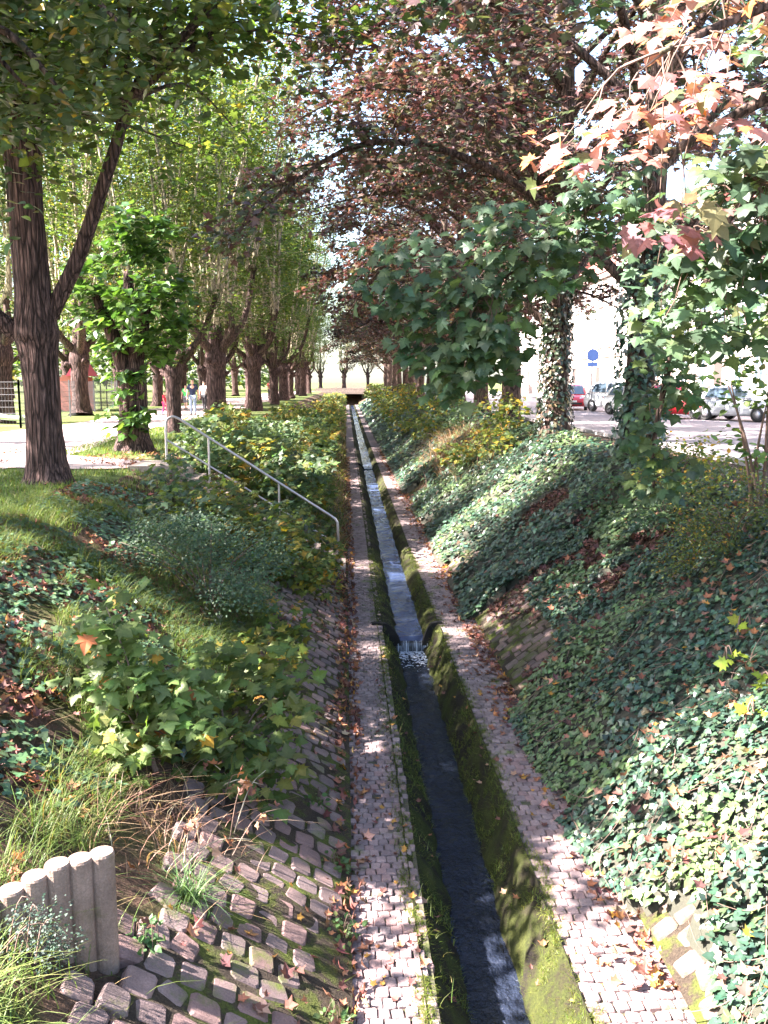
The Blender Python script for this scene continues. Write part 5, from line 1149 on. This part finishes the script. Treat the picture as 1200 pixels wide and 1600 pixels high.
# ------------------------------------------------------------------ street sign, building
M['blue'] = mat_plain('blue_enamel', (.05, .13, .4), .4); M['facade'] = gravel_mat('cream_render', (.62, .57, .5), (.7, .65, .58), 30)
M['sandstone'] = gravel_mat('brown_sandstone', (.26, .19, .17), (.34, .26, .23), 40); M['frame'] = mat_plain('white_window_frame', (.75, .75, .75), .5); M['pane'] = mat_plain('window_pane', (.06, .08, .1), .08, 0, .1, 2, 0, .5)
M['roof'] = mat_plain('roof_tiles', (.2, .08, .06), .8, 0, .25, 12); M['door'] = mat_plain('dark_door', (.07, .05, .045), .5)
SG = thing('traffic_sign', (13.3, 48.5, .02), 'round sign with a small plate on a thin blue-grey pole beside the silver car', 'sign')
g = G(); V, F, F3 = tube(np.array([(13.3, 48.5, 0), (13.3, 48.5, 3.4)]), .035, 8); g.add(V, F, F3); link('pole', g.mesh('pole', M['galv'], True), SG)
def disc(c, r_, mat, nm, par, th=.02, axis_y=True, n=24):
    a = np.linspace(0, 2 * np.pi, n, endpoint=False); A = np.stack([np.cos(a) * r_, 0 * a - th / 2, np.sin(a) * r_], -1); B = A + [0, th, 0]
    V, F, F3 = loft([A, B]); g = G(); g.add(V + c, F, F3); return link(nm, g.mesh(nm, mat), par)
disc(np.array((13.3, 48.44, 3.05)), .33, M['blue'], 'sign_face', SG); M['redring'] = mat_plain('red_ring', (.5, .03, .03), .4)
g = G(); g.box(13.02, 13.58, 48.42, 48.445, 2.45, 2.68); link('plate', g.mesh('plate', M['blue']), SG)

def building(x, y0, y1, h, label, seed, stone):
    r = np.random.default_rng(seed); t = thing('town_house', (x, (y0 + y1) / 2, 0), label, 'building', 'houses along the street')
    g = G(); g.box(x, x + 11, y0, y1, 0, h); link('wall', g.mesh('wall', M['facade']), t)
    g = G(); g.box(x - .12, x, y0, y1, 0, 1.0); link('plinth', g.mesh('plinth', M['sandstone']), t)
    g = G(); g.box(x - .3, x, y0, y1, h - .45, h + .002); link('cornice', g.mesh('cornice', M['sandstone']), t)
    g = G(); g.box(x - .14, x, y0, y1, 3.75, 3.98); link('string_course', g.mesh('string_course', M['sandstone']), t)
    g = G(); xm = x + 5.5; g.add([(x - .4, y0, h), (x - .4, y1, h), (xm, y0, h + 4), (xm, y1, h + 4), (x + 11.4, y0, h), (x + 11.4, y1, h)], [(0, 1, 3, 2), (2, 3, 5, 4)], [(0, 2, 4), (1, 5, 3)]); link('roof', g.mesh('roof', M['roof']), t)
    nb = int((y1 - y0) / 2.6); dy = (y1 - y0) / nb
    for f in range(int(h // 3.6)):
        z0 = 1.15 + f * 3.55
        for k in range(nb):
            c = y0 + (k + .5) * dy; door = f == 0 and k % 3 == 1
            b = .12 if door else z0; tz = z0 + (1.75 if door else 1.9); hw_ = .62 if door else .55
            g = G(); g.box(x - .1, x, c - hw_ - .2, c - hw_, b, tz + .2); g.box(x - .1, x, c + hw_, c + hw_ + .2, b, tz + .2); g.box(x - .1, x, c - hw_, c + hw_, tz, tz + .2)
            if not door: g.box(x - .16, x, c - hw_ - .2, c + hw_ + .2, b - .14, b)
            s_ = link('door' if door else 'window', g.mesh('surround', M['sandstone']), t)
            g = G(); g.box(x - .03, x, c - hw_, c + hw_, b, tz); link('leaf' if door else 'pane', g.mesh('pane', M['door'] if door else M['pane']), s_)
            if not door:
                g = G(); g.box(x - .06, x - .032, c - .04, c + .04, b, tz); g.box(x - .058, x - .034, c - hw_, c + hw_, tz - .62, tz - .55); g.box(x - .06, x - .032, c - hw_, c - hw_ + .07, b, tz); g.box(x - .06, x - .032, c + hw_ - .07, c + hw_, b, tz); link('frame', g.mesh('frame', M['frame']), s_)
    return t
building(22.6, 42, 58, 11.5, 'sunlit cream town house with brown stone window surrounds at the right edge', 1, True)
building(22.6, 58.02, 76, 12.8, 'sunlit cream town house farther along the street behind the cars', 2, True)
building(22.6, 24, 41.98, 12.0, 'cream town house outside the right edge of the street', 3, True)
building(22.6, 76.04, 98, 11.0, 'cream house far down the street behind the copper maples', 4, True)
building(22.6, 98.04, 124, 12.5, 'last cream house at the far end of the street', 5, True)

# ------------------------------------------------------------------ fence, playground
def fence(name, a, b, label):
    a = np.array(a, float); b = np.array(b, float); L = np.linalg.norm(b - a); n = max(1, round(L / 2.5)); d = (b - a) / L
    t = thing(name, (*a, 0), label, 'fence', 'wire mesh fences')
    for k in range(n + 1):
        p = a + d * L * k / n; g = G(); g.box(p[0] - .03, p[0] + .03, p[1] - .03, p[1] + .03, 0, 1.72); link('post', g.mesh('post', M['galv']), t)
    for k in range(n):
        p = a + d * (L * k / n + .04); q = a + d * (L * (k + 1) / n - .04); g = G(); m = int(np.linalg.norm(q - p) / .11)
        for i in range(m + 1):
            c = p + (q - p) * i / m; g.box(c[0] - .003, c[0] + .003, c[1] - .003, c[1] + .003, .05, 1.66)
        for z_ in np.linspace(.08, 1.63, 8):
            V, F, F3 = tube(np.array([(*p, z_), (*q, z_)]), .006, 4, cap=False); g.add(V, F)
        link('mesh_panel', g.mesh('mesh_panel', M['galv']), t)
fence('mesh_fence', (-19, 32.6), (-11.6, 32.6), 'grey wire mesh fence crossing behind the big trunk at the left edge')
fence('mesh_fence', (-11.6, 32.6), (-15.0, 60), 'grey wire mesh fence running away along the park path')
M['playred'] = mat_plain('red_play_panel', (.45, .13, .09), .5); M['playpink'] = mat_plain('pink_roof', (.6, .07, .12), .5); M['chute'] = mat_plain('pale_green_chute', (.5, .58, .35), .4); M['wood'] = mat_plain('brown_timber', (.2, .1, .07), .7)
PG = thing('play_house', (-16.2, 52, 0), 'reddish arched play house with a pink roof behind the fence', 'play house')
g = G()
for (x0, x1, z0, z1) in ((-17.6, -17.1, 0, 1.9), (-15.9, -14.6, 0, 2.0), (-17.1, -15.9, 1.3, 1.9)): g.box(x0, x1, 51.4, 51.5, z0, z1)
link('front_panel', g.mesh('front_panel', M['playred']), PG); g = G(); g.box(-17.5, -14.7, 53.2, 53.3, 0, 1.9); link('back_panel', g.mesh('back_panel', M['playred']), PG)
g = G(); g.add([(-15.6, 51.2, 1.95), (-14.4, 51.2, 1.95), (-15.0, 51.2, 2.9), (-15.6, 53.4, 1.95), (-14.4, 53.4, 1.95), (-15.0, 53.4, 2.9)], [(0, 1, 2), (3, 5, 4)], [(0, 2, 5, 3), (1, 4, 5, 2), (0, 3, 4, 1)]); link('roof', g.mesh('roof', M['playpink']), PG)
for x in (-17.6, -14.65): g = G(); g.box(x - .06, x + .06, 51.25, 51.37, 0, 2.3); link('post', g.mesh('post', M['wood']), PG)
SD = thing('slide', (-14.3, 35, 0), 'pale green curved slide chute behind the mesh fence at the left edge', 'slide')
Q = spline([(-14.9, 36.4, 1.75), (-14.3, 36.3, 1.5), (-14.05, 36.2, .9), (-13.85, 36.1, .42), (-13.4, 36.0, .2), (-12.6, 35.9, .15)], 22); T_ = nrm(np.gradient(Q, axis=0)); sidev = np.array([0, 1., 0]); nv = np.cross(sidev, T_) * -1
secs = [np.array([q + sidev * .25 + n_ * .18, q + sidev * .22, q - sidev * .22, q - sidev * .25 + n_ * .18, q - sidev * .28 + n_ * .18, q - sidev * .25 - n_ * .03, q + sidev * .25 - n_ * .03, q + sidev * .28 + n_ * .18]) for q, n_ in zip(Q, nv)]
V, F, F3 = loft(secs); g = G(); g.add(V, F, F3); link('chute', g.mesh('chute', M['chute'], True), SD)
for y in (36.1, 36.7): g = G(); V, F, F3 = tube(np.array([(-14.95, y, 0), (-14.95, y, 2.2)]), .04, 8); g.add(V, F, F3); link('ladder_post', g.mesh('ladder_post', M['galv'], True), SD)
for z_ in np.arange(.3, 1.7, .3): g = G(); V, F, F3 = tube(np.array([(-14.95, 36.1, z_), (-14.95, 36.7, z_)]), .02, 6); g.add(V, F, F3); link('rung', g.mesh('rung', M['galv'], True), SD)

# ------------------------------------------------------------------ people
M['skin'] = mat_plain('skin', (.5, .3, .22), .6, 0, .08); M['hair'] = mat_plain('dark_hair', (.05, .03, .022), .7); M['shoe'] = mat_plain('dark_shoe', (.03, .028, .03), .6)
def cloth(n_, c): return mat_plain(n_, c, .85, 0, .12, 40)
def skin_obj(name, pts, edges_, rad, mat, parent, root=0, sub=2):
    me = bpy.data.meshes.new(name); me.from_pydata([tuple(p) for p in pts], edges_, []); me.materials.append(mat)
    o = bpy.data.objects.new(name, me); COL.objects.link(o); o.parent = parent
    m = o.modifiers.new('skin', 'SKIN'); m.use_smooth_shade = True
    for v, r_ in zip(me.skin_vertices[0].data, rad): v.radius = r_ if isinstance(r_, tuple) else (r_, r_); v.use_root = False
    me.skin_vertices[0].data[root].use_root = True
    o.modifiers.new('sub', 'SUBSURF').levels = sub; o.modifiers['sub'].render_levels = sub
    return o
def person(loc, rz, h, label, shirt, legs, step=.12, short=False, arm=.06, hairc='hair'):
    t = thing('person', loc, label, 'person', 'people on the park path'); t.rotation_euler.z = rz
    P = {}; 
    P['pel'] = (0, 0, .53); P['wai'] = (0, .0, .62); P['che'] = (0, .0, .73); P['nec'] = (0, .005, .835); P['hea'] = (0, -.012, .885); P['top'] = (0, -.008, .965)
    for s, n_ in ((-1, 'l'), (1, 'r')):
        st = step * s
        P['hip' + n_] = (s * .055, 0, .505); P['kne' + n_] = (s * .058, -st * .5 - .015, .275); P['ank' + n_] = (s * .058, -st * .9 + .01, .04 + (.02 if s > 0 else 0)); P['toe' + n_] = (s * .062, -st * .9 - .1, .018)
        P['sho' + n_] = (s * .105, 0, .8); P['elb' + n_] = (s * .14, st * .35, .635); P['wri' + n_] = (s * .145, st * .6 - .04, .5); P['pal' + n_] = (s * .145, st * .65 - .05, .465)
        for f in range(4): P['f%d%s' % (f, n_)] = (s * (.15 - .002 * f), st * .65 - .075 + .016 * f, .418 + .006 * abs(f - 1))
        P['th' + n_] = (s * .13, st * .65 - .082, .455)
    names = list(P); ix = {k: i for i, k in enumerate(names)}; co = [np.array(P[k]) * h for k in names]
    E_ = [('pel', 'wai'), ('wai', 'che'), ('che', 'nec'), ('nec', 'hea'), ('hea', 'top')]
    for n_ in 'lr':
        E_ += [('pel', 'hip' + n_), ('hip' + n_, 'kne' + n_), ('kne' + n_, 'ank' + n_), ('ank' + n_, 'toe' + n_), ('che', 'sho' + n_), ('sho' + n_, 'elb' + n_), ('elb' + n_, 'wri' + n_), ('wri' + n_, 'pal' + n_), ('pal' + n_, 'th' + n_)] + [('pal' + n_, 'f%d%s' % (f, n_)) for f in range(4)]
    rd = {'pel': (.085, .062), 'wai': (.075, .055), 'che': (.092, .062), 'nec': .032, 'hea': .05, 'top': .042, 'hip': .05, 'kne': .034, 'ank': .022, 'toe': .018, 'sho': .036, 'elb': .025, 'wri': .017, 'pal': .016, 'th': .006}
    def rr_(k, add=0):
        b = k if k in rd else k[:3] if k[:3] in rd else ('th' if k.startswith('th') else None); v = rd[b] if b else .0055
        return tuple((x + add) * h for x in v) if isinstance(v, tuple) else (v + add) * h
    skin_obj('body', co, [(ix[a], ix[b]) for a, b in E_], [rr_(k) for k in names], M['skin'], t)
    def sub_(name, keys, ed, add, mat, adj=None):
        jx = {k: i for i, k in enumerate(keys)}; skin_obj(name, [np.array((adj or {}).get(k, P[k])) * h for k in keys], [(jx[a], jx[b]) for a, b in ed], [rr_(k, add) for k in keys], mat, t)
    kl = ['pel', 'hipl', 'knel', 'ankl', 'hipr', 'kner', 'ankr']; el = [('pel', 'hipl'), ('hipl', 'knel'), ('pel', 'hipr'), ('hipr', 'kner')]
    if short: kl = [k for k in kl if not k.startswith('ank')]
    else: el += [('knel', 'ankl'), ('kner', 'ankr')]
    sub_('trousers', kl, el, .009, legs)
    hl = {'elb' + n_: tuple(np.array(P['sho' + n_]) * .25 + np.array(P['elb' + n_]) * .75) for n_ in 'lr'}
    sub_('shirt', ['wai', 'pel', 'che', 'nec', 'shol', 'elbl', 'shor', 'elbr'], [('wai', 'pel'), ('wai', 'che'), ('che', 'nec'), ('che', 'shol'), ('shol', 'elbl'), ('che', 'shor'), ('shor', 'elbr')], .011, shirt, {**hl, 'pel': (0, 0, .545), 'nec': (0, .003, .8)})
    sub_('hair', ['hea', 'top'], [('hea', 'top')], .006, M[hairc], {'hea': (0, .012, .925), 'top': (0, .0, .975)})
    for n_ in 'lr': skin_obj('shoe', [np.array(P['ank' + n_]) * h, (np.array(P['toe' + n_]) + [0, 0, .004]) * h], [(0, 1)], [.03 * h, .025 * h], M['shoe'], t)
    return t
NAVY = cloth('navy_shirt', (.015, .025, .065)); JEAN = cloth('pale_jeans', (.2, .27, .36)); GREEN = cloth('green_shirt', (.06, .5, .12)); REDC = cloth('red_clothes', (.5, .02, .05)); BLK = cloth('black_trousers', (.02, .02, .024)); PINKC = cloth('pink_trousers', (.6, .06, .18)); WHT = cloth('white_shirt', (.6, .55, .55)); GRY = cloth('grey_shorts', (.15, .16, .18)); BRED = cloth('dull_red_coat', (.35, .07, .06))
person((-7.3, 43.4, .045), R(5), 1.76, 'person in navy shirt and pale jeans walking towards the camera', NAVY, JEAN, .1)
person((-9.05, 51.5, .045), R(-20), 1.45, 'person in bright green shirt and grey shorts on the park path', GREEN, GRY, .06, True)
person((-7.55, 48.5, .045), R(160), 1.66, 'person in pale shirt and black trousers behind the navy shirt', WHT, BLK, .08)
person((-8.75, 44.0, .045), R(70), 1.15, 'child in red top and pink trousers left of the slender lime trunk', REDC, PINKC, .1)
person((-6.6, 79.0, .045), R(10), 1.75, 'distant person in dull red among the far lime trunks', BRED, BLK, .1)

# far wood behind the park
r = np.random.default_rng(77); n = 15000; a = r.uniform(0, 1, n)
x = -120 + 108 * a; y = 150 + 40 * r.random(n) - 60 * (1 - a); zz = 1 + 17 * r.random(n) * (.6 + .4 * vnoise(x * .12, y * .05, 5))
o = link('far_wood', leaf_mesh('far_wood', M['leaf'], (LIME_M, np.stack([x, y, zz], -1), nrm(r.normal(0, .5, (n, 3)) + [0, -.3, .9]), r.normal(0, 1, (n, 3)), r.uniform(.7, 1.5, n), pal(n, PLIME, .25, r)))); tag(o, 'green wood far behind the park trees', 'wood', kind='stuff')
